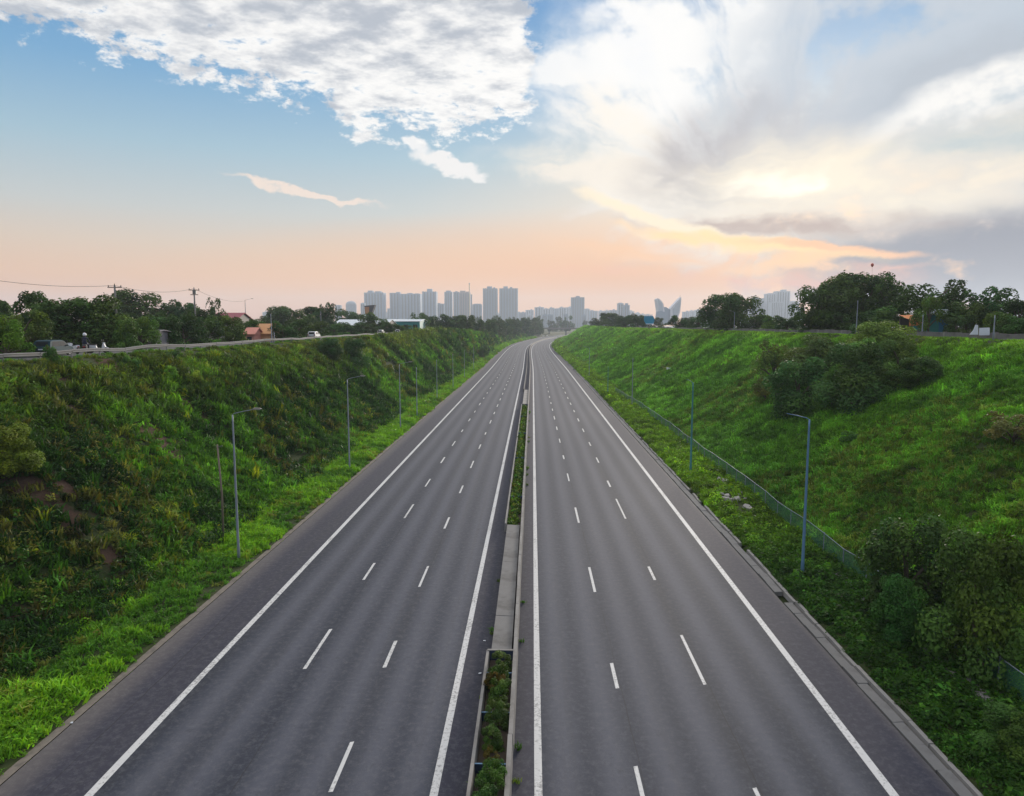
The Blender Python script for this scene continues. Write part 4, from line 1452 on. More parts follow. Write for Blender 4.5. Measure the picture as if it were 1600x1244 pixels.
DK, MD, LT, YL = (0.85, 0.96, 0.92), (1.15, 1.2, 1.0), (1.5, 1.5, 1.1), (2.6, 2.3, .9)
LEFT = [
    (4, 489, 44, 60, 'round', YL, 'bright yellow-green tree at the left edge behind the guardrail'),
    (33, 483, 48, 70, 'round', LT, 'mid green tree between the yellow-green one and the tall dark one'),
    (53, 456, 40, 84, 'round', DK, 'tall dark tree rising left of the broad crown above the motorbikes'),
    (2, 462, 46, 90, 'round', DK, 'dark tree behind the yellow-green one at the left edge'),
    (100, 466, 72, 80, 'big', MD, 'broad dark tree above the motorbikes, left half of the big clump'),
    (138, 463, 72, 82, 'big', MD, 'broad bright topped tree left of the first utility pole'),
    (166, 476, 34, 94, 'round', DK, 'dark crown just left of the first utility pole'),
    (192, 495, 32, 80, 'round', LT, 'small light green tree right of the first utility pole'),
    (219, 492, 38, 84, 'round', LT, 'rounded light tree beside the grey shed panel'),
    (222, 455, 74, 165, 'big', DK, 'large distant tree with a spiky top between the two utility poles'),
    (190, 474, 44, 160, 'round', DK, 'distant dark tree just right of the first utility pole'),
    (252, 476, 40, 170, 'round', DK, 'distant low crown right of the spiky topped tree'),
    (281, 465, 42, 170, 'round', DK, 'distant rounded tree left of the second utility pole'),
    (314, 473, 34, 175, 'round', DK, 'distant small crown right of the second utility pole'),
    (338, 464, 22, 130, 'open', DK, 'slender dark tree standing alone above the red roof'),
    (250, 490, 42, 96, 'round', MD, 'dark green tree right of the grey shed panel'),
    (284, 488, 46, 100, 'round', DK, 'dark tree below the second utility pole'),
    (316, 491, 40, 106, 'round', MD, 'mid green tree left of the red roofed house'),
    (358, 494, 40, 112, 'open', LT, 'pale feathery tree in front of the red roofed house'),
    (386, 497, 30, 122, 'open', MD, 'loose tree behind the pink hut'),
    (404, 497, 30, 130, 'round', DK, 'dark tree above the orange hut'),
    (440, 500, 34, 124, 'round', DK, 'dark hedge tree right of the orange hut'),
    (463, 499, 34, 138, 'round', DK, 'dark tree behind the white parked car'),
    (487, 499, 36, 150, 'round', MD, 'green tree right of the white parked car'),
    (450, 478, 56, 230, 'big', DK, 'distant broad tree above the hedge left of the white shed'),
    (414, 487, 30, 240, 'round', DK, 'distant low tree above the orange hut'),
    (500, 480, 42, 215, 'round', DK, 'distant tree left of the white shed'),
    (511, 472, 24, 220, 'open', DK, 'thin topped distant tree left of the white shed'),
    (550, 481, 42, 300, 'round', DK, 'distant tree behind the white shed under the domed block'),
    (582, 487, 38, 225, 'open', DK, 'dark spreading tree in front of the orange billboard tower'),
    (520, 506, 32, 178, 'round', MD, 'low tree before the left end of the white shed'),
    (548, 501, 34, 190, 'round', DK, 'dark low tree before the middle of the white shed'),
    (572, 504, 30, 200, 'round', DK, 'dark low tree before the right end of the white shed'),
    (605, 503, 34, 215, 'round', DK, 'dark tree before the left end of the teal warehouse'),
    (628, 508, 28, 225, 'round', MD, 'low green tree before the teal warehouse'),
    (655, 488, 24, 300, 'open', DK, 'thin tree at the right end of the teal warehouse'),
    (669, 487, 26, 310, 'round', DK, 'dark tree just right of the teal warehouse'),
    (690, 490, 34, 330, 'round', DK, 'dark tree below the paired low towers left of the cranes'),
    (712, 493, 34, 345, 'round', DK, 'dark tree below the reddish unfinished tower'),
    (730, 489, 24, 350, 'round', DK, 'upright dark tree where the left crest ends'),
]
for i, (px, top, w, y, kind, c, lb) in enumerate(LEFT):
    tree_px(px, top, w * 1.15, y, 'round' if kind == 'open' and w > 28 else kind, i, lb, 'trees along the left frontage road', c)
RIGHT = [
    (937, 493, 30, 345, 'round', DK, 'small dark tree at the far left end of the right crest'),
    (955, 489, 34, 335, 'round', DK, 'dark tree on the right crest below the pale stepped block'),
    (978, 491, 30, 315, 'round', DK, 'dark tree on the right crest right of the pale stepped block'),
    (997, 489, 30, 300, 'round', DK, 'dark tree just left of the blue signboard'),
    (1062, 492, 30, 250, 'round', DK, 'dark rounded tree right of the butterfly building'),
    (1090, 494, 34, 235, 'round', DK, 'low dark tree left of the big round tree on the right crest'),
    (1126, 462, 56, 172, 'big', DK, 'left half of the big round tree clump behind the short street lamp'),
    (1156, 457, 60, 176, 'big', DK, 'big round tree behind the short street lamp'),
    (1178, 494, 30, 150, 'round', DK, 'low tree at the foot of the hazy tower cluster, left end'),
    (1203, 492, 34, 146, 'round', MD, 'low rounded tree below the tallest hazy tower on the right'),
    (1232, 492, 32, 140, 'round', DK, 'low dark tree left of the largest clump on the right crest'),
    (1284, 440, 70, 122, 'big', DK, 'left shoulder of the largest dark tree clump on the right crest'),
    (1312, 428, 72, 124, 'big', DK, 'tallest dark tree of the largest clump on the right crest'),
    (1354, 427, 74, 126, 'big', DK, 'broad dark tree below the red balloon'),
    (1390, 436, 58, 122, 'big', DK, 'right shoulder of the largest tree clump, before the sky gap'),
    (1378, 472, 64, 106, 'round', MD, 'lower green tree in front of the largest clump on the right crest'),
    (1282, 480, 44, 112, 'round', DK, 'low tree at the left foot of the largest clump'),
    (1322, 490, 40, 112, 'round', DK, 'dark low tree behind the white bare post'),
    (1460, 437, 80, 104, 'open', DK, 'loose dark tree above the orange tarp shack'),
    (1482, 446, 40, 106, 'open', DK, 'thin crown right of the loose tree above the shack'),
    (1454, 463, 34, 94, 'open', LT, 'lighter small tree in front of the orange tarp shack'),
    (1494, 496, 28, 88, 'round', DK, 'round dark bush tree beside the teal wall of the shack'),
    (1512, 466, 44, 92, 'round', DK, 'dark tree left of the white sheets'),
    (1545, 447, 64, 96, 'open', DK, 'tall loose tree behind the white sheets'),
    (1568, 466, 50, 92, 'round', DK, 'dark tree right of the tall loose one behind the white sheets'),
    (1596, 469, 46, 88, 'round', DK, 'dark tree at the right edge of the crest'),
    (1556, 486, 36, 82, 'open', LT, 'light green low tree just right of the white sheets'),
    (1588, 488, 40, 80, 'round', MD, 'green low tree at the right edge before the wall'),
]
for i, (px, top, w, y, kind, c, lb) in enumerate(RIGHT):
    y = max(y, 53.0 * FOC / (px - 832))               # behind the wall on the crest, not on the slope
    tree_px(px, top, w, y, kind, i + 1, lb, 'trees along the right frontage road', c)
for i, (px, top, w, y, lb) in enumerate(((22, 492, 40, 96, 'dark filler tree behind the parked car'), (70, 486, 40, 98, 'dark tree behind the gap left of the motorbikes'), (180, 489, 38, 104, 'dark tree behind the first utility pole'),
                                         (205, 484, 40, 118, 'dark tree behind the grey tin shed'), (236, 489, 40, 120, 'dark tree right behind the grey tin shed'), (268, 485, 40, 124, 'dark tree left of the second utility pole foot'),
                                         (300, 484, 42, 128, 'dark tree behind the second utility pole'), (345, 486, 36, 150, 'dark tree behind the red roofed house'), (372, 489, 34, 150, 'dark tree right of the red roof'), (472, 490, 40, 190, 'dark tree behind the hedge trees'))):
    tree_px(px, top, w, y, 'round', i, lb, 'trees along the left frontage road', DK)
# wood where the cutting ends, left of the bend
r_ = random.Random(31)
for i in range(60):
    y = r_.uniform(395, 900)
    px = 742 + 120 * ((y - 395) / 505) * r_.uniform(.55, 1.0) + r_.uniform(-10, 14)
    lim = 832 + FOC * (float(cx(y)) - 27) / y
    px = min(px, lim)
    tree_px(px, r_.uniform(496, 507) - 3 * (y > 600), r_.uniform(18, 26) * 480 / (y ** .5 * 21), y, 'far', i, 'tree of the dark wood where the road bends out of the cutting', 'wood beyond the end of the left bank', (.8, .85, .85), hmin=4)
for i in range(46):
    y = r_.uniform(950, 1500)
    px = r_.uniform(690, 1010)
    if abs(at_y(px, 500, y).x - float(cx(y))) < 28:
        continue
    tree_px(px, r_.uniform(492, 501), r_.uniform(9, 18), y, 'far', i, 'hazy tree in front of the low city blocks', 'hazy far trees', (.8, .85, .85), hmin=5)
for i in range(26):
    y = r_.uniform(300, 420)
    px = r_.choice((r_.uniform(380, 740), r_.uniform(1010, 1260)))
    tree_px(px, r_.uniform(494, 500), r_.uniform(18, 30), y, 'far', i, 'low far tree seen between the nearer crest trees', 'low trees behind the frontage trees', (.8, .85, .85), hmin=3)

# the tree belt goes on beyond the frame
for i in range(26):
    sd = -1 if i % 2 else 1
    x, y = sd * r_.uniform(56, 130), r_.uniform(20, 110) if i < 14 else r_.uniform(110, 200)
    if abs(math.degrees(math.atan2(x, y)) + YAW) < 38.5:
        continue
    t_ = tree((x, y, float(ground(x, y)) - .2), r_.uniform(6, 9), r_.uniform(5, 8), 'round', i, 'tree of the belt beyond the edge of the view', 'tree belt outside the photograph', DK)

# bushes on the slopes
def bush(px, v, wpx, hpx, kind, i, label, color=MD, group=None, lift=0.0):
    """v: foot of the bush in the photograph"""
    color = tuple(c * 1.35 for c in color)
    p = hit(px, v)
    dep = (p - cam.location).length
    return tree((p.x, p.y, p.z - .25), wpx * dep / FOC, hpx * dep / FOC + .25, kind, i, label, group, color, 'bush', 'bush')
BR = (1.6, 1.0, .8)
for i, (px, v, w, h, kind, c, lb) in enumerate((
        (1246, 648, 100, 84, 'near', DK, 'large dark bush at the lower left of the bush group on the right bank'),
        (1330, 640, 96, 92, 'near', DK, 'large dark bush in the middle of the bush group on the right bank'),
        (1375, 566, 92, 56, 'near', LT, 'light topped bush at the crest end of the bush group'),
        (1345, 596, 78, 60, 'near', LT, 'mid green bush below the light topped one'),
        (1402, 588, 60, 50, 'near', LT, 'round bush right of the middle of the bush group'),
        (1434, 604, 58, 40, 'near', DK, 'low dark bush at the right end of the bush group'),
        (1275, 588, 96, 60, 'near', (1.05, .85, .8), 'dull brownish bush at the upper left of the bush group'),
        (1208, 598, 62, 62, 'open', BR, 'thin brown half bare shrub left of the bush group'),
        (1196, 628, 40, 36, 'open', BR, 'dead brown shrub at the lower left corner of the bush group'),
        (1304, 640, 50, 54, 'near', LT, 'light green bush between the two large dark ones'),
        (1390, 616, 50, 34, 'near', (1.3, 1.0, .8), 'olive brown bush under the right half of the group'),
        (1582, 694, 70, 42, 'open', (1.7, .95, 1.1), 'purple brown dead bush at the right edge of the bank'),
        (1330, 694, 34, 20, 'round', LT, 'small lone leafy bush in the grass below the bush group'),
        (556, 576, 44, 46, 'near', DK, 'dark round bush near the top of the left bank'),
        (515, 562, 44, 32, 'near', DK, 'flat dark bush left of the round one on the left bank'),
        (586, 606, 18, 16, 'round', DK, 'tiny dark bush below the round one on the left bank'),
        (755, 562, 19, 24, 'round', DK, 'dark bush at the foot where the left bank ends'),
        (300, 602, 30, 22, 'round', YL, 'yellow-green shrub near the top of the left bank'),
        (268, 594, 24, 20, 'round', YL, 'small yellow-green shrub left of the other yellow-green one'),
        (12, 735, 72, 56, 'near', (2.2, 1.5, .5), 'yellowish brown shrub at the left edge of the left bank'),
        (80, 566, 18, 24, 'round', MD, 'small upright bush in front of the guardrail by the parked car'),
        (205, 572, 24, 16, 'round', MD, 'low bush at the guardrail below the light trees'),
        (268, 566, 26, 16, 'round', MD, 'low bush under the guardrail left of the pink hut'),
        (437, 655 + 22, 16, 10, 'round', (3.2, 2.0, .2), 'yellow flowering clump on the left bank'))):
    bush(px, v, w, h, kind, i, lb, c, 'bushes on the banks')

# the two trees and the round bush beside the near right fence
def near_tree(x, y, w, h, i, label, color, cat='tree', name='tree', lift=0.0):
    p = gpt(x, y, -.1)
    return tree(p, w, h, 'near', i, label, 'trees by the near right fence', color, cat, name, lift=lift)
q1, q2, q3 = hit(1412, 965), hit(1522, 1048), hit(1402, 1002)
near_tree(q1.x, q1.y, 5.2, 6.0, 0, 'dense dark tree leaning over the right fence, farther of the near pair', (.85, 1.0, .9))
near_tree(q2.x, q2.y, 4.6, 6.6, 1, 'tall dark tree with yellowish top by the near right fence', (1.15, 1.12, .75))
near_tree(q3.x, q3.y, 2.7, 3.5, 2, 'rounded mid green bush in front of the two near right trees', (1.0, 1.3, 1.05), 'bush', 'bush')
near_tree(17.9, 24.4, 2.6, 1.9, 1, 'leafy light green bush at the lower right corner', (1.4, 1.5, 1.1), 'bush', 'bush')
near_tree(18.9, 22.6, 2.4, 2.0, 0, 'dark leafy bush at the right edge of the lower right corner', (1.1, 1.2, 1.1), 'bush', 'bush')
# shrubs in the median planters
MEDC = [(1.1, 1.1, 1), (1.15, 1.15, .9), (1.0, 1.1, .8), (2.2, .9, .6), (1.1, 1.2, .9), (.9, 1.0, .8)]
def planter_shrubs(y0, y1, n, seed, scale):
    r = random.Random(seed)
    for k in range(n):
        y = y0 + (y1 - y0) * (k + .5) / n + r.uniform(-.2, .2)
        x = -1.42 + r.uniform(-.12, .12)
        c = MEDC[k % 6]
        s = scale * r.uniform(.7, 1.25)
        tree((x, y, .22), s, s * r.uniform(.8, 1.2), ('round', 'open')[k % 2], k, ('reddish leaved shrub in the near median planter' if c[0] > 2 else 'green leafy shrub in the near median planter'),
             'red shrubs of the near planter' if c[0] > 2 else 'green shrubs of the near planter', c, 'shrub', 'planter_shrub')
planter_shrubs(15.5, 30.2, 19, 3, .95)
r2 = np.random.default_rng(77)
n = 1500
yy = r2.uniform(51.8, 130.5, n)
xx = -1.45 + r2.normal(0, .22, n).clip(-.42, .42)
cover('planter_weeds', 'weed', np.stack([xx, yy, np.full(n, .32)], 1), np.repeat(r2.uniform(.35, .9, n)[:, None], 3, 1),
      tints(r2, n, (0.040, 0.070, 0.016), .45))
n = 26
yy = r2.uniform(31, 51, n)
cover('planter_weeds', 'grass', np.stack([np.where(r2.uniform(size=n) < .6, -.52, -2.05), r2.uniform(22, 130, n), np.zeros(n)], 1),
      np.repeat(r2.uniform(.3, .6, n)[:, None], 3, 1), tints(r2, n, (0.05, 0.09, 0.018), .3))

# ------------------------------------------------------------------ hazy city
def facade_mat(name, base, floor=3.2):
    m = bpy.data.materials.new(name)
    m.use_nodes = True
    g = NG(m.node_tree)
    b = m.node_tree.nodes['Principled BSDF']
    co = g.n('ShaderNodeTexCoord').outputs['Object']
    x, y, z = g.sep(co)
    line = g.m('GREATER_THAN', g.m('FRACT', g.m('DIVIDE', z, floor)), 0.62)
    n = g.noise(co, 0.05, 4, 0.6)
    c = g.mix(n, tuple(v * .85 for v in base), tuple(v * 1.15 for v in base))
    g.put(b.inputs['Base Color'], g.mix(g.m('MULTIPLY', line, .45), c, tuple(v * .35 for v in base)))
    b.inputs['Roughness'].default_value = 0.8
    return m
M['city_haze_blue'] = facade_mat('haze_blue_facade', (0.19, 0.27, 0.37))  # distance haze put into the colour: blue and dark facades tinted bluer
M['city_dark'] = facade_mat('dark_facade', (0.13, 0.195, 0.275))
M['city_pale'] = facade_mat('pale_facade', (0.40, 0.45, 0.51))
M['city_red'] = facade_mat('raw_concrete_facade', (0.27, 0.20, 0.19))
M['city_glass'] = pmat('city_window_strip', (0.06, 0.08, 0.10), 0.35, .2, .1)
M['city_trim'] = pmat('city_trim', (0.46, 0.47, 0.48), 0.8, .1, .1)
M['crane'] = pmat('crane_yellow', (0.45, 0.34, 0.12), 0.7, .1, .5)
M['orange_tower'] = pmat('orange_panel', (0.42, 0.20, 0.09), 0.7, .2, .4)

def tower(px0, px1, top, y, label, mat, roof=((.35, .3, 5),), strips=4, group=None, name='tower_block', cat='tower', base=0.0, step=None, deep=.7, rz=0.0):
    a, b = at_y(px0, top, y), at_y(px1, top, y)
    w = b.x - a.x
    H = (a.z + b.z) / 2
    d = w * deep
    t = empty(name, ((a.x + b.x) / 2, y + d / 2, base), rz, label, cat, group)
    h = H - base
    MB().box((0, 0, h / 2), (w, d, h)).build('wall', M[mat], t)
    if strips:
        sw = w / (strips * 2 + 1)
        sme = MB().box((0, 0, (h - 4) / 2), (sw * .8, 1.2, h - 6)).mesh('window_strip', M['city_glass'])
        fme = MB().box((0, 0, h / 2), (sw * .5, 2.2, h - 1)).mesh('facade_fin', M[mat])
        for k in range(strips):
            x = -w / 2 + sw * (2 * k + 1.5)
            link('window_strip', sme, t, (x, -d / 2 - .2, 2))
            if k:
                link('facade_fin', fme, t, (x - sw, -d / 2 - .3, 0))
    MB().box((0, 0, 0), (w + .8, d + .8, 1.4)).build('parapet', M[mat], t, loc=(0, 0, h + .3))
    for fx, fw, fh in roof:
        fh = fh * y / 2000
        MB().box((0, 0, fh / 2), (w * fw, d * .5, fh)).build('roof_block', M[mat], t, loc=(w * (fx - .5), 0, h + 1))
    return t

TB = 'hazy towers of the skyline'
Y0 = 3000
tower(568.7, 598.7, 457.5, Y0, 'broad blue-grey tower, first from the left in the tall row', 'city_haze_blue', ((.28, .25, 6), (.68, .3, 4)), 6, TB)
tower(608.7, 624.5, 458, Y0 + 60, 'left half of the wide twin block, slightly taller', 'city_haze_blue', ((.8, .4, 2.5),), 3, TB)
tower(624.9, 656.5, 459.5, Y0 + 50, 'right half of the wide twin block, stepped roof', 'city_haze_blue', ((.45, .25, 2.5), (.8, .2, 1.5)), 6, TB)
tower(659.5, 681.5, 456, Y0, 'blue-grey tower with a tall roof box right of the wide twin block', 'city_haze_blue', ((.5, .36, 8),), 4, TB)
tower(681.8, 694, 475, Y0 + 100, 'low hazy block joining two towers', 'city_haze_blue', ((.3, .4, 2),), 3, TB)
tower(694.2, 706.5, 456.5, Y0 + 40, 'slim tower left of the reddish unfinished one', 'city_haze_blue', ((.5, .6, 4),), 3, TB)
t_red = tower(708.2, 717.5, 456.5, Y0 + 30, 'blue-grey wing of the unfinished tower', 'city_haze_blue', ((.5, .4, 2),), 2, TB)
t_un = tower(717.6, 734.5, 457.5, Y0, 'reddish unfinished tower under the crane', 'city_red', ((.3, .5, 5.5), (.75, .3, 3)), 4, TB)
tower(734.8, 737.5, 460.5, Y0 + 40, 'thin sliver of building right of the crane', 'city_haze_blue', (), 0, TB)
tower(738, 753, 476, Y0 + 150, 'low hazy block between the crane and the tallest pair', 'city_haze_blue', ((.5, .7, 2),), 3, TB)
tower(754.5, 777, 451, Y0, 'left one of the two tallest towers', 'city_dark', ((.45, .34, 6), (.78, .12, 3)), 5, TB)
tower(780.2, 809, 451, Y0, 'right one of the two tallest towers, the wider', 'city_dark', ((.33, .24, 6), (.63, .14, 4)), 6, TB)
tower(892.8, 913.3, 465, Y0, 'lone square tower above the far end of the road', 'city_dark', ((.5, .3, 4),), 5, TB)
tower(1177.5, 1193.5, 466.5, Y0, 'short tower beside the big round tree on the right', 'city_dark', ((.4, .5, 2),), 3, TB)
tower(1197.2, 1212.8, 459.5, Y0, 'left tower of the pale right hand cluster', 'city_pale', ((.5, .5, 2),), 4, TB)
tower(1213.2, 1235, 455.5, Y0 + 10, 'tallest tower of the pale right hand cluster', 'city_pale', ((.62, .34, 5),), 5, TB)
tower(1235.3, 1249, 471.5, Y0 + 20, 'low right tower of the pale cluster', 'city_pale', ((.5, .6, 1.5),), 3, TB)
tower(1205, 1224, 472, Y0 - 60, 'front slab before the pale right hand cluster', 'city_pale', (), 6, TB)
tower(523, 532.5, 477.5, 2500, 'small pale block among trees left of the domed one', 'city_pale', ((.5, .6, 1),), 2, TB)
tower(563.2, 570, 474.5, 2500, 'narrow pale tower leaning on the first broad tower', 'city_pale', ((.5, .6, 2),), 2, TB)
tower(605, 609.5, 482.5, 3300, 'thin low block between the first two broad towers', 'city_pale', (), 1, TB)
# domed block
a, b = at_y(540.5, 480, 2300), at_y(557, 480, 2300)
t = empty('domed_block', ((a.x + b.x) / 2, 2300, 0), 0, 'pale round topped block left of the tall row', 'building')
rr = (b.x - a.x) / 2
ztop = at_y(548, 470.5, 2300).z
MB().lathe([(rr, 0), (rr, ztop - rr * .75), (rr * .93, ztop - rr * .45), (rr * .75, ztop - rr * .2), (rr * .4, ztop - rr * .04), (rr * .05, ztop)], 20).build('wall', M['city_pale'], t)
MB().lathe([(rr * 1.02, 0), (rr * 1.02, 1.2)], 20, (0, 0, ztop - rr * .75)).build('cornice', M['city_trim'], t)
MB().tube([(0, 0, ztop - .2), (0, 0, ztop + 3)], .3, 6).build('mast', M['dark_steel'], t)
# crane on the unfinished tower
p = at_y(733.5, 463, Y0 - 14)
ct = empty('tower_crane', (p.x, p.y, 0), 0, 'tall yellowish crane mast above the reddish unfinished tower', 'crane')
zt = at_y(733.5, 444, Y0 - 14).z
MB().box((0, 0, zt / 2), (3.6, 3.6, zt)).build('mast', M['crane'], ct)
MB().box((0, 0, zt + 1.5), (5, 5, 6)).build('cab', M['dark_steel'], ct)
jb = MB().tube([(0, 0, zt + 3), (0, 40, zt + 12)], [1.0, .5], 4)
jb.build('jib', M['crane'], ct)
MB().box((0, -9, zt + 1.0), (2.4, 5, 3)).build('counterweight', M['dark_steel'], ct)
# low city between
LOWG = 'hazy low blocks of the city'
r_ = random.Random(41)
def low(px0, px1, top, y, label='low hazy city block in the band behind the far trees', mat=None, group=LOWG):
    tower(px0, px1, top, y, label, mat or r_.choice(('city_pale', 'city_haze_blue', 'city_pale')), ((r_.uniform(.3, .7), r_.uniform(.2, .4), r_.uniform(1, 3)),), 3, group, 'low_block', 'building')
x = 812
prof = [(812, 491), (824, 486), (835, 480), (850, 481), (866, 482), (876, 479), (892, 480), (914, 484), (930, 485), (945, 487), (962, 484), (985, 486), (1000, 489), (1015, 491), (1062, 486), (1080, 485), (1110, 485), (1130, 487)]
while x < 1128:
    w = r_.uniform(7, 15)
    tp = np.interp(x + w / 2, [q[0] for q in prof], [q[1] for q in prof]) + r_.uniform(-1.2, 2.2)
    if not (1020 < x < 1058):
        low(x, x + w, tp, r_.uniform(3100, 3700))
    x += w * r_.uniform(.8, 1.1)
for k in range(18):
    x = r_.uniform(600, 830)
    low(x, x + r_.uniform(6, 14), r_.uniform(484, 493), r_.uniform(3150, 3600))
for k in range(10):
    x = r_.uniform(845, 1000)
    low(x, x + r_.uniform(5, 10), r_.uniform(491, 495), r_.uniform(2300, 2800))
for x0, x1, tp in ((425, 434, 486), (410, 421, 488), (1160, 1176, 484), (1244, 1258, 482)):
    low(x0, x1, tp, 3200, 'hazy low block half hidden by the crest trees', None, 'half hidden low blocks')
tower(965, 974.5, 474.5, 2500, 'pale stepped block with dark mast, left part', 'city_pale', ((.5, .6, 2),), 2, None, 'stepped_block', 'building')
tower(974.8, 984, 477, 2490, 'darker right part of the pale stepped block', 'city_haze_blue', ((.5, .5, 5),), 2, None, 'stepped_block', 'building')
# winged, butterfly like building
M['wing'] = pmat('pale_wing_shell', (0.62, 0.62, 0.66), 0.6, .12, .08, dirt=(.40, .41, .46), dirt_amt=.5)
yb = 1900.0
c0 = at_y(1043, 500, yb)
bt = empty('winged_building', (c0.x, yb, 0), 0, 'pale building with two upswept wing shells like a butterfly', 'building')
def wing(pts, y0, y1):
    P = [at_y(px, v, yb) - c0 for px, v in pts]
    mb = MB()
    mb.prism([(q.x, q.z + c0.z) for q in P], y0, y1)
    return mb
wing([(1024.6, 468), (1026, 466.3), (1028.5, 467), (1033, 471), (1035.5, 475.5), (1036.8, 484), (1038, 496), (1030, 506), (1027.5, 497), (1026.8, 484)], -12, 22).build('wing', M['wing'], bt)
wing([(1063.2, 464.5), (1062.6, 476), (1061.5, 487), (1059, 494), (1056, 506), (1046, 502), (1046.5, 482), (1052, 476), (1057, 470.5), (1060.5, 467.5)], -12, 22).build('wing', M['wing'], bt)
wing([(1026.5, 467.6), (1028, 468.4), (1033, 474), (1034.8, 484), (1035, 495), (1031, 500), (1029, 494), (1028.2, 482)], -13, -12.02).build('wing_panel', M['city_pale'], bt)
wing([(1061.5, 468), (1061, 478), (1059.5, 487), (1056, 497), (1050, 497), (1049.5, 484), (1054, 477)], -13, -12.02).build('wing_panel', M['city_pale'], bt)
wing([(1036.5, 480.5), (1040, 479.8), (1041.5, 481), (1043.5, 482.2), (1046.5, 484), (1047, 507), (1035, 507)], -6, 25).build('hall', M['city_haze_blue'], bt)
wing([(1023.5, 487.5), (1030, 486), (1036, 488), (1040, 492), (1042, 508), (1021, 508)], -24, -14.5).build('dome', M['city_haze_blue'], bt)
mt = at_y(1062.6, 462, yb) - c0
MB().tube([(mt.x, 0, mt.z + c0.z - 4), (mt.x, 0, mt.z + c0.z + 1)], .5, 6).build('mast', M['dark_steel'], bt)

# ------------------------------------------------------------------ nearer buildings on the crests
M['white_roof'] = pmat('pale_metal_roof', (0.62, 0.66, 0.68), 0.6, .08, .3, stretch=(4, .3, 1))
M['teal_sheet'] = pmat('teal_sheeting', (0.030, 0.21, 0.20), 0.6, .25, .4, stretch=(5, 5, .4))
M['blue_sheet'] = pmat('blue_sheeting', (0.03, 0.16, 0.30), 0.6, .2, .4)
M['red_roof'] = pmat('faded_red_roof', (0.30, 0.085, 0.10), 0.8, .2, 1.2)
M['plaster'] = pmat('stained_plaster', (0.38, 0.34, 0.31), 0.9, .15, 1, dirt=(.2, .17, .15), dirt_amt=.5)
M['tin_grey'] = pmat('dull_tin', (0.16, 0.15, 0.17), 0.7, .2, 1)
M['pink'] = pmat('pink_plaster', (0.62, 0.26, 0.20), 0.9, .15, 1, dirt=(.4, .2, .15), dirt_amt=.4)
M['orange_mud'] = pmat('orange_plaster', (0.58, 0.30, 0.14), 0.9, .15, .8, dirt=(.36, .2, .11), dirt_amt=.5)
M['orange_tarp'] = pmat('orange_tarp', (0.62, 0.22, 0.06), 0.6, .15, 1.2)
M['white_sheet'] = pmat('white_sheet', (0.62, 0.66, 0.74), 0.7, .08, .8)
M['sign_blue'] = pmat('blue_sign_face', (0.02, 0.24, 0.42), 0.4, .1, .3)

def shed(px0, px1, vtop, vbase, y, depth, label, wall, roof, ridge=.22, name='shed', doors=0):
    a, b = at_y(px0, vbase, y), at_y(px1, vbase, y)
    zt = at_y(px0, vtop, y).z
    gx = (a.x + b.x) / 2
    base = float(ground(gx, y)) - .1
    w = b.x - a.x
    h = max(2.2, zt - base)
    eave = h * (1 - ridge)
    t = empty(name, (gx, y + depth / 2, base), 0, label, 'building')
    MB().box((0, 0, eave / 2), (w, depth, eave)).build('wall', M[wall], t)
    rf = MB()
    ov = .35
    rf.prism([(-depth / 2 - ov, eave + .02), (0, h + .02), (depth / 2 + ov, eave + .02), (depth / 2 + ov, eave + .14), (0, h + .14), (-depth / 2 - ov, eave + .14)], -w / 2 - ov, w / 2 + ov, axis='x')
    rf.build('roof', M[roof], t)
    for s in (-1, 1):
        MB().prism([(-depth / 2, eave), (0, h), (depth / 2, eave)], s * w / 2 - .06, s * w / 2 + .06, axis='x').build('gable', M[wall], t)
    n = doors
    for k in range(n):
        x = -w / 2 + w * (k + .5) / n
        MB().box((0, 0, 0), (w / n * .5, .12, eave * .45)).build('window', M['glass'], t, loc=(x, -depth / 2 - .02, eave * .52))
    return t
shed(519, 602, 499.5, 512, 262, 24, 'long pale roofed shed among the trees on the left', 'plaster', 'white_roof', .42, 'long_shed', 5)
shed(598, 656, 499, 513, 285, 22, 'teal warehouse with a bluish roof on the left', 'teal_sheet', 'white_roof', .16, 'warehouse', 4)
shed(678, 692, 498.5, 512, 400, 14, 'small white roofed building right of the teal warehouse', 'teal_sheet', 'white_roof', .45, 'small_shed', 2)
shed(322, 362, 489, 512, 138, 12, 'red roofed house half hidden by trees', 'plaster', 'red_roof', .38, 'house', 3)
shed(232, 244, 520, 540, 92, 3.2, 'grey tin shed behind the guardrail', 'tin_grey', 'tin_grey', .1, 'tin_shed', 1)
t = shed(383, 397, 513, 530, 118, 3.5, 'small pink gabled hut behind the left guardrail', 'pink', 'pink', .45, 'hut', 1)
shed(397, 421, 507, 530, 121, 5.5, 'orange plastered hut right of the pink one', 'orange_mud', 'orange_mud', .55, 'hut', 0)
# inverted cone billboard tower with orange face
yb = 420.0
p = at_y(577.5, 500, yb)
bt = empty('billboard_tower', (p.x, yb, float(ground(p.x, yb))), 0, 'tapered tower with an orange face in front of the broad tower', 'tower')
z1, z0 = at_y(577, 476.5, yb).z - bt.location.z, at_y(577, 492, yb).z - bt.location.z
MB().prism([(-2.2, z0), (1.6, z0), (3.9, z1), (-2.6, z1 - .6)], -2, 2).build('body', M['dark_steel'], bt)
MB().prism([(-2.1, z0 + .1), (.2, z0 + .1), (.4, z1 - 1.2), (-2.4, z1 - 1.4)], -2.12, -2.02).build('orange_face', M['orange_tower'], bt)
MB().tube([(0, 0, 0), (0, 0, z0)], .7, 8).build('column', M['dark_steel'], bt)
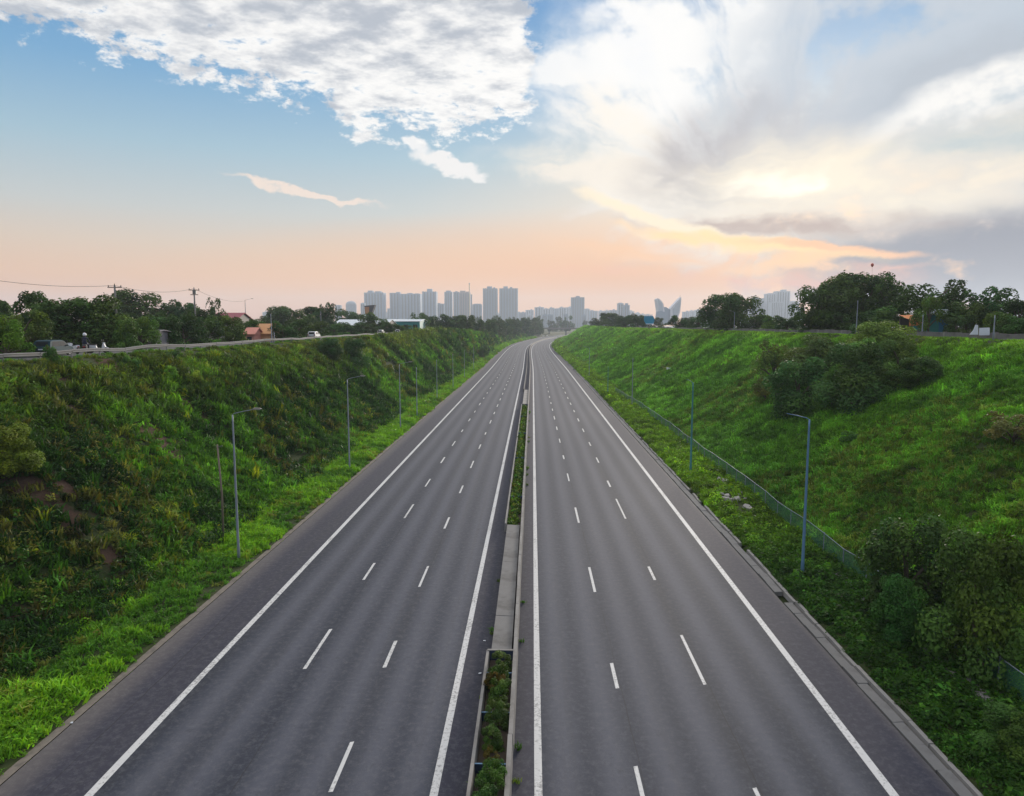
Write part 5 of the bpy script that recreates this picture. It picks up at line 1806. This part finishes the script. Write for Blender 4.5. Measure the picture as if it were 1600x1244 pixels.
# blue sign board on a stalk
yb = 262.0
p = at_y(1014.5, 500, yb)
sg = empty('billboard', (p.x, yb, float(ground(p.x, yb))), 0, 'bright blue billboard on a post at the right crest', 'billboard')
za, zb = at_y(1014, 494, yb).z - sg.location.z, at_y(1014, 506.5, yb).z - sg.location.z
MB().prism([(-1.9, za), (1.4, za), (2.0, za - 1.2), (1.6, zb + .2), (-1.2, zb), (-2.0, za - 1.6)], -.2, .3).build('panel', M['sign_blue'], sg)
MB().tube([(0, .1, 0), (0, .1, zb)], .22, 8).build('post', M['wood'], sg)
MB().box((0, 0, 0), (2.9, .6, .25)).build('lower_ledge', M['white_sheet'], sg, loc=(.2, -.1, zb + .05))
# shack with tarp, teal walls and white roof
yb = 97.0
a, b = at_y(1446, 512, yb), at_y(1486, 512, yb)
gx = (a.x + b.x) / 2
base = float(ground(gx, yb))
sk = empty('shack', (gx, yb + 2, base), 0, 'roadside shack with teal and blue sheet walls and white roof', 'building')
w = b.x - a.x
zt = at_y(1460, 488, yb).z - base
MB().box((-w * .22, 0, (zt - .3) / 2), (w * .54, 3.6, zt - .3)).build('teal_wall', M['teal_sheet'], sk)
MB().box((w * .28, .05, (zt - .3) / 2), (w * .44, 3.5, zt - .3)).build('blue_wall', M['blue_sheet'], sk)
MB().box((0, -.3, 0), (w * 1.1, 4.8, .09), M=Euler((R(-8), 0, 0)).to_matrix()).box((0, -2.66, -.05), (w * 1.1, .06, .5)).build('roof', M['white_roof'], sk, loc=(.1, 0, zt))
a, b = at_y(1418, 512, yb), at_y(1440, 512, yb)
gx2 = (a.x + b.x) / 2
st = empty('tarp_stall', (gx2, yb + 1, float(ground(gx2, yb))), 0, 'dark open stall under an orange tarp left of the teal shack', 'stall')
w = b.x - a.x
z1 = at_y(1428, 491, yb).z - st.location.z
tp = MB()
nn = 7
vs, fs = [], []
rr_ = random.Random(2)
for j in range(4):
    for i in range(nn):
        vs.append(((i / (nn - 1) - .5) * w * 1.05, -1.4 + .9 * j, z1 - .75 + .22 * j + rr_.uniform(-.06, .06)))
for i in range(nn):
    vs.append(((i / (nn - 1) - .5) * w * 1.05, -1.44, z1 - 1.55 + rr_.uniform(-.08, .1)))
for j in range(3):
    for i in range(nn - 1):
        q = j * nn + i
        fs.append((q, q + 1, q + 1 + nn, q + nn))
for i in range(nn - 1):
    fs.append((4 * nn + i, 4 * nn + i + 1, i + 1, i))
tp.add(vs, fs).build('tarp', M['orange_tarp'], st)
for sx in (-1, 1):
    for sy in (-1.35, 1.2):
        MB().tube([(sx * w * .48, sy, -.2), (sx * w * .48, sy, z1 - .5)], .05, 6).build('pole', M['wood'], st)
MB().box((0, 1.25, z1 * .42), (w * .95, .08, z1 * .8)).build('back_wall', M['dark_steel'], st)
MB().box((0, -.6, .45), (w * .7, .7, .9)).build('counter', M['wood'], st)
# white sheets
for i, (pts, lb) in enumerate((([(1515, 523), (1528, 523), (1528, 508), (1524.5, 507.5), (1521, 516)], 'white curved sheet leaning by the right crest wall'),
                               ([(1530, 524), (1546, 524), (1546, 512), (1530.5, 512.5)], 'square white sheet standing right of the curved one'))):
    yb = 74.0 + i * .8
    P = [at_y(px, v, yb) for px, v in pts]
    cx0 = sum(q.x for q in P) / len(P)
    gz = float(ground(cx0, yb))
    mb = MB()
    mb.prism([(q.x - cx0, max(0.0, q.z - gz)) for q in P], -.04, .04)
    t = empty('white_sheet', (cx0, yb, gz), 0, lb, 'sheet', 'white sheets by the wall')
    mb.build('sheet', M['white_sheet'], t)
    for sx in (-.42, .42):
        MB().box((sx, .08, .55), (.06, .06, 1.2)).build('stake', M['wood'], t)

# ------------------------------------------------------------------ utility poles and wires
def utility_pole(loc, h, label, arms=2):
    t = empty('utility_pole', loc, R(8), label, 'utility pole', 'utility poles on the left')
    MB().tube([(0, 0, -.5), (0, 0, h)], [.17, .11], 8).build('pole', M['concrete'], t, True)
    for k in range(arms):
        MB().box((0, 0, h - .25 - .75 * k), (1.7 - .5 * k, .10, .12)).build('crossarm', M['wood'], t)
    for sx in (-.75, .75, 0):
        MB().lathe([(.05, 0), (.07, .06), (.04, .12), (.06, .18), (.03, .22)], 8, (sx, 0, h - .18 if sx else h)).build('insulator', M['dark_steel'], t)
    return t
p1, p2 = at_y(179, 446, 86), at_y(303, 451, 112)
for p, lb, arms in ((p1, 'taller looking utility pole with a crossarm among the left trees', 1), (p2, 'second utility pole with a boxy top, farther along', 2)):
    base = float(ground(p.x, p.y))
    utility_pole((p.x, p.y, base), p.z - base, lb, arms)
MB().box((0, 0, 0), (.5, .4, .6)).build('transformer_box', M['dark_steel'], [o for o in COL.objects if o.name.startswith('utility_pole')][-1], loc=(0, .2, p2.z - float(ground(p2.x, p2.y)) - .6))
p0 = at_y(-60, 430, 62)
p3 = at_y(384, 470, 165)
def wire(a, b, sag, label):
    pts = [a.lerp(b, k / 14) - Vector((0, 0, sag * 4 * (k / 14) * (1 - k / 14))) for k in range(15)]
    c = a.lerp(b, .5)
    o = MB().tube([p - c for p in pts], .022, 5).build('power_line', M['black'], loc=c)
    tag(o, label, 'wire', 'power lines on the left')
wire(p0, p1, .5, 'power line running from the left edge to the first utility pole')
wire(p1, p2, .7, 'power line hanging between the two utility poles')
wire(p2, p3, .9, 'power line from the second utility pole to the far street lamp')

# ------------------------------------------------------------------ vehicles
def paint(name, col, rough=.3):
    m = pmat(name, col, rough, .06, 2)
    m.node_tree.nodes['Principled BSDF'].inputs['Specular IOR Level'].default_value = .15
    return m
M['car_white'] = paint('white_car_paint', (.62, .63, .65), .5)
M['car_teal'] = paint('dark_teal_car_paint', (.010, .040, .055), .65)
M['red_lens'] = pmat('red_lens', (.35, .02, .02), .3, .1, 5)
M['chrome'] = pmat('bright_metal', (.55, .56, .58), .3, .1, 5, 0, .8)
M['skin'] = pmat('skin', (.36, .20, .13), .6, .08, 8)
M['navy'] = pmat('navy_cloth', (.020, .024, .05), .9, .2, 6)
M['helmet'] = pmat('pale_helmet', (.66, .68, .72), .35, .1, 6)
M['cream'] = paint('white_scooter_paint', (.66, .66, .68), .5)

def car(loc, rz, paint_m, label, group=None, L=3.9, W=1.66, H=1.5, name='parked_car', cat='car'):
    """hatchback, nose towards +Y of its own axes"""
    t = empty(name, loc, rz, label, cat, group)
    l = L / 2
    side = [(-l, .34), (-l + .02, .78), (-l + .10, .92), (-l + .34, H - .10), (-l + .62, H), (.25, H), (.55, H - .07), (1.12, .98), (l - .22, .84), (l - .03, .62), (l, .34), (l - .10, .22), (-l + .08, .22)]
    n = len(side)
    vs, fs = [], []
    for fx in (-1, -.86, .86, 1):
        for a, b in side:
            k = 1.0 if abs(fx) < .9 else 1.0
            inset = 1.0 - (.16 * max(0, (b - .9) / (H - .9)))
            ww = W / 2 * inset * (abs(fx) if abs(fx) < .9 else 1.0) * (1 if fx > 0 else -1)
            bb = b if abs(fx) < .9 else .34 + (b - .34) * .965
            vs.append((ww, a, bb))
    for s in range(3):
        for i in range(n):
            j = (i + 1) % n
            fs.append((s * n + i, s * n + j, (s + 1) * n + j, (s + 1) * n + i))
    fs.append(tuple(range(n)))
    fs.append(tuple(reversed(range(3 * n, 4 * n))))
    mb = MB().add(vs, fs)
    mb.build('body', paint_m, t)
    rear = MB().add([(-.58, -l + .13, .97), (.58, -l + .13, .97), (.52, -l + .36, H - .13), (-.52, -l + .36, H - .13)], [(0, 1, 2, 3)])
    rear.v = [(x, y - .035, z + .01) for x, y, z in rear.v]
    rear.build('rear_window', M['glass'], t)
    MB().add([(-.62, 1.10, 1.0), (.62, 1.10, 1.0), (.54, .58, H - .10), (-.54, .58, H - .10)], [(0, 1, 2, 3)]).build('windscreen', M['glass'], t, loc=(0, .03, .025))
    for s in (-1, 1):
        x0, x1 = s * (W / 2 * .985 + .012), s * (W / 2 * .86 + .012)
        for a0, a1, b0, b1 in ((-l + .42, -.30, -l + .62, -.30), (-.22, .98, -.22, .46)):
            MB().add([(x0, a0, .94), (x0, a1, .94), (x1, b1, H - .13), (x1, b0, H - .13)], [(0, 1, 2, 3)]).build('side_window', M['glass'], t)
        MB().box((s * .66, -l - .005, .80), (.22, .06, .22)).build('tail_lamp', M['red_lens'], t)
        MB().box((s * .62, l - .10, .66), (.30, .10, .13)).build('headlamp', M['lamp_glass'], t)
        MB().box((s * (W / 2 + .07), .78, .98), (.14, .08, .11)).build('wing_mirror', paint_m, t)
        for y in (-l + .72, l - .74):
            wh = MB().lathe([(.10, -.09), (.27, -.10), (.30, -.06), (.30, .06), (.27, .10), (.10, .09)], 16, axis='x').build('wheel', M['tyre'], t, loc=(s * (W / 2 - .08), y, .30))
            MB().lathe([(.02, 0), (.17, 0), (.18, .02), (.02, .03)] if s > 0 else [(.02, -.03), (.18, -.02), (.17, 0), (.02, 0)], 12, axis='x').build('rim', M['chrome'], wh, loc=(s * .095, 0, 0))
    MB().box((0, -l - .02, .42), (W * .92, .10, .18)).build('bumper', M['black'], t)
    MB().box((0, -l - .035, .66), (.42, .03, .11)).build('number_plate', M['white_sheet'], t)
    return t
def on_front(u, y):
    return gpt(u + float(cx(y)), y, .08)
car(on_front(-45.4, 63.5), R(4), M['car_teal'], 'dark teal hatchback parked behind the guardrail at far left', L=3.7)
c2 = copy_tree(car(on_front(-46, 143), R(2), M['car_white'], 'white car on the left frontage road before the green hedge trees', 'white cars on the left frontage road'))
for (y, lb) in ((205, 'white car on the left crest below the first broad tower'),):
    c2.location = on_front(-45.6, y)
    c2['label'] = lb
c3 = copy_tree(c2)
c3.location = on_front(-45.6, 232)
c3['label'] = 'white car on the left crest below the wide twin block'
HG = 'cars far off at the bend'
for i, (px, v, lb) in enumerate(((855, 525.5, 'white car coming round the far bend, left carriageway'), (849, 526.2, 'second white car behind at the far bend'), (872, 527, 'white car on the right carriageway at the far bend'))):
    p = at_z(px, v, 0)
    q = copy_tree(c2)
    q.location = (p.x, p.y, 0.0)
    q.rotation_euler[2] = R(-8 if px > 860 else 172)
    q.name = 'car'
    q['label'] = lb
    q['group'] = HG

def scooter(loc, rz, label, fairing):
    t = empty('scooter', loc, rz, label, 'scooter', 'scooters behind the guardrail')
    for y in (-.62, .64):
        w_ = MB().lathe([(.12, -.05), (.24, -.055), (.28, -.03), (.28, .03), (.24, .055), (.12, .05)], 16, axis='x').build('wheel', M['tyre'], t, loc=(0, y, .28))
        MB().lathe([(.03, -.03), (.13, -.03), (.13, .03), (.03, .03)], 12, axis='x').build('rim', M['chrome'], w_)
    MB().prism([(-.85, .62), (-.78, .80), (-.15, .72), (-.05, .42), (.30, .34), (.34, .26), (-.25, .22), (-.55, .34)], -.15, .15, axis='x').build('body', fairing, t)
    MB().prism([(.34, .26), (.30, .36), (.42, .92), (.50, .95), (.62, .60), (.46, .30)], -.19, .19, axis='x').build('front_shield', fairing, t)
    MB().prism([(-.80, .80), (-.74, .88), (-.30, .84), (-.12, .80), (-.12, .74)], -.14, .14, axis='x').build('seat', M['black'], t)
    MB().tube([(0, .64, .28), (0, .52, .70), (0, .44, 1.0)], .035, 6).build('fork', M['chrome'], t)
    MB().tube([(-.34, .34, 1.02), (0, .44, 1.0), (.34, .34, 1.02)], .02, 6).build('handlebar', M['black'], t)
    for s in (-1, 1):
        MB().tube([(s * .26, .38, 1.02), (s * .30, .40, 1.18)], .01, 4).box((s * .32, .40, 1.20), (.12, .02, .08)).build('mirror', M['black'], t)
    MB().lathe([(.02, 0), (.08, .01), (.09, .06), (.03, .09)], 10).build('headlamp', M['lamp_glass'], t, loc=(0, .52, .90))
    MB().box((0, -.86, .66), (.16, .05, .09)).build('tail_lamp', M['red_lens'], t)
    MB().prism([(.40, .50), (.62, .60), (.86, .50), (.80, .46), (.62, .54)], -.07, .07, axis='x').build('mudguard', fairing, t)
    return t
def px_front(px, y, u=-45.5):
    p = at_y(px, 540, y)
    return gpt(p.x, y, .08)
s1 = scooter(px_front(114, 69), R(62), 'white scooter standing left of the rider behind the guardrail', M['cream'])
s2 = scooter(px_front(134, 69.5), R(24), 'dark scooter ridden by the helmeted person', M['black'])
s3 = scooter(px_front(153, 70.5), R(-70), 'white scooter lying low right of the rider', M['cream'])
for s in (s1, s2, s3):
    s.scale = (1.15, 1.15, 1.15)

def rider(sc, label):
    """seated figure, one skinned body; faces the scooter's +Y"""
    V, E, Rd = [], [], []
    def vtx(p, r):
        V.append(p); Rd.append(r)
        return len(V) - 1
    def chain(i, *pr):
        for p, r in pr:
            j = vtx(p, r)
            E.append((i, j))
            i = j
        return i
    pel = vtx((0, -.42, .96), .15)
    chest = chain(pel, ((0, -.40, 1.14), .145), ((0, -.34, 1.34), .165), ((0, -.30, 1.46), .12))
    chain(chest, ((0, -.28, 1.53), .055), ((0, -.26, 1.60), .075), ((0, -.245, 1.70), .10), ((0, -.25, 1.78), .07))
    for s in (-1, 1):
        chain(pel, ((s * .11, -.34, .92), .10), ((s * .17, .02, .88), .078), ((s * .15, .08, .50), .055), ((s * .15, .05, .34), .045), ((s * .15, .17, .31), .04))
        wr = chain(chest, ((s * .20, -.30, 1.42), .06), ((s * .28, -.14, 1.20), .045), ((s * .30, .20, 1.06), .034), ((s * .30, .28, 1.05), .036))
        for k, (dx, ln) in enumerate(((-.036, .07), (-.012, .08), (.012, .075), (.036, .06))):
            chain(wr, ((s * .30 + dx, .31, 1.055), .010), ((s * .30 + dx, .31 + ln * .5, 1.05), .009), ((s * .30 + dx, .31 + ln * .45, 1.01), .008))
        chain(wr, ((s * .26, .29, 1.03), .011), ((s * .25, .32, 1.01), .009))
    me = bpy.data.meshes.new('body')
    me.from_pydata(V, E, [])
    t = empty('person', sc.location, sc.rotation_euler[2], label, 'person')
    t.scale = sc.scale
    b = link('body', me, t)
    md = b.modifiers.new('skin', 'SKIN')
    for i, r in enumerate(Rd):
        me.skin_vertices[0].data[i].radius = (r, r)
    me.skin_vertices[0].data[0].use_root = True
    b.modifiers.new('sub', 'SUBSURF').levels = 1
    b.modifiers['sub'].render_levels = 1
    md.use_smooth_shade = True
    me.materials.append(M['navy'])
    MB().lathe([(.13, 0), (.15, .06), (.15, .14), (.12, .22), (.06, .27), (.01, .285)], 14).build('helmet', M['helmet'], t, True, loc=(0, -.25, 1.62))
    MB().box((0, 0, 0), (.2, .03, .11)).build('visor', M['glass'], t, loc=(0, -.105, 1.70))
    MB().box((0, 0, 0), (.12, .05, .09), taper=.7).build('face', M['skin'], t, loc=(0, -.155, 1.635))
    return t
try:
    rider(s2, 'person in dark clothes and pale helmet riding behind the guardrail')
except Exception as e:
    print('rider', e)

# ------------------------------------------------------------------ overpass at the bend, balloon, haze
def overpass():
    y = 985.0
    a, b = at_y(861, 513, y), at_y(912, 510, y)
    t = empty('overpass', ((a.x + b.x) / 2, y, 0), 0, 'grey overpass crossing the motorway at the far bend', 'bridge')
    c = t.location.copy()
    L_ = b.x - a.x + 90
    MB().box((10, 0, a.z - .7), (L_, 9, 1.6)).build('deck', M['concrete_pale'], t)
    MB().box((10, -4.5, a.z + .55), (L_, .3, .9)).build('parapet', M['concrete_pale'], t)
    pm = MB().box((0, 0, a.z / 2 - .8), (1.6, 5, a.z - 1.0)).mesh('pier', M['concrete'])
    for x in (-26, -2, 22, 46):
        link('pier', pm, t, (x, 0, 0))
    rm = MB().tube([(0, -4.3, a.z + 1), (0, -4.3, a.z + 8)], .2, 6).mesh('mast', M['steel'])
    for x in (0, 14, 28):
        link('mast', rm, t, (x, 0, 0))
overpass()

p = at_y(1363, 414.5, 150)
bl = empty('balloon', p, 0, 'small red balloon on a string above the largest tree clump', 'balloon')
bl.scale = (.7, .7, .7)
M['balloon'] = pmat('red_balloon', (.42, .09, .06), .5, .15, 3)
MB().lathe([(.05, -.62), (.22, -.42), (.42, -.05), (.44, .18), (.32, .44), (.12, .58), (.02, .61)], 16).build('envelope', M['balloon'], bl, True)
MB().tube([(0, 0, -.6), (.08, 0, -2.2), (-.05, 0, -4.6)], .02, 5).build('string', M['black'], bl)

def haze():
    mb = MB().box((0, 2380, 110 - 1.5), (10200, 5440, 219))
    m = bpy.data.materials.new('haze')
    m.use_nodes = True
    nt = m.node_tree
    nt.nodes.clear()
    out = nt.nodes.new('ShaderNodeOutputMaterial')
    v = nt.nodes.new('ShaderNodeVolumePrincipled')
    v.inputs['Color'].default_value = (*HAZE_COL, 1)
    v.inputs['Density'].default_value = HAZE_DENS
    v.inputs['Anisotropy'].default_value = 0.2
    nt.links.new(v.outputs[0], out.inputs['Volume'])
    o = mb.build('haze', m)
    tag(o, kind='stuff')
HAZE_COL, HAZE_DENS = (0.80, 0.89, 1.0), 0.00018
haze()
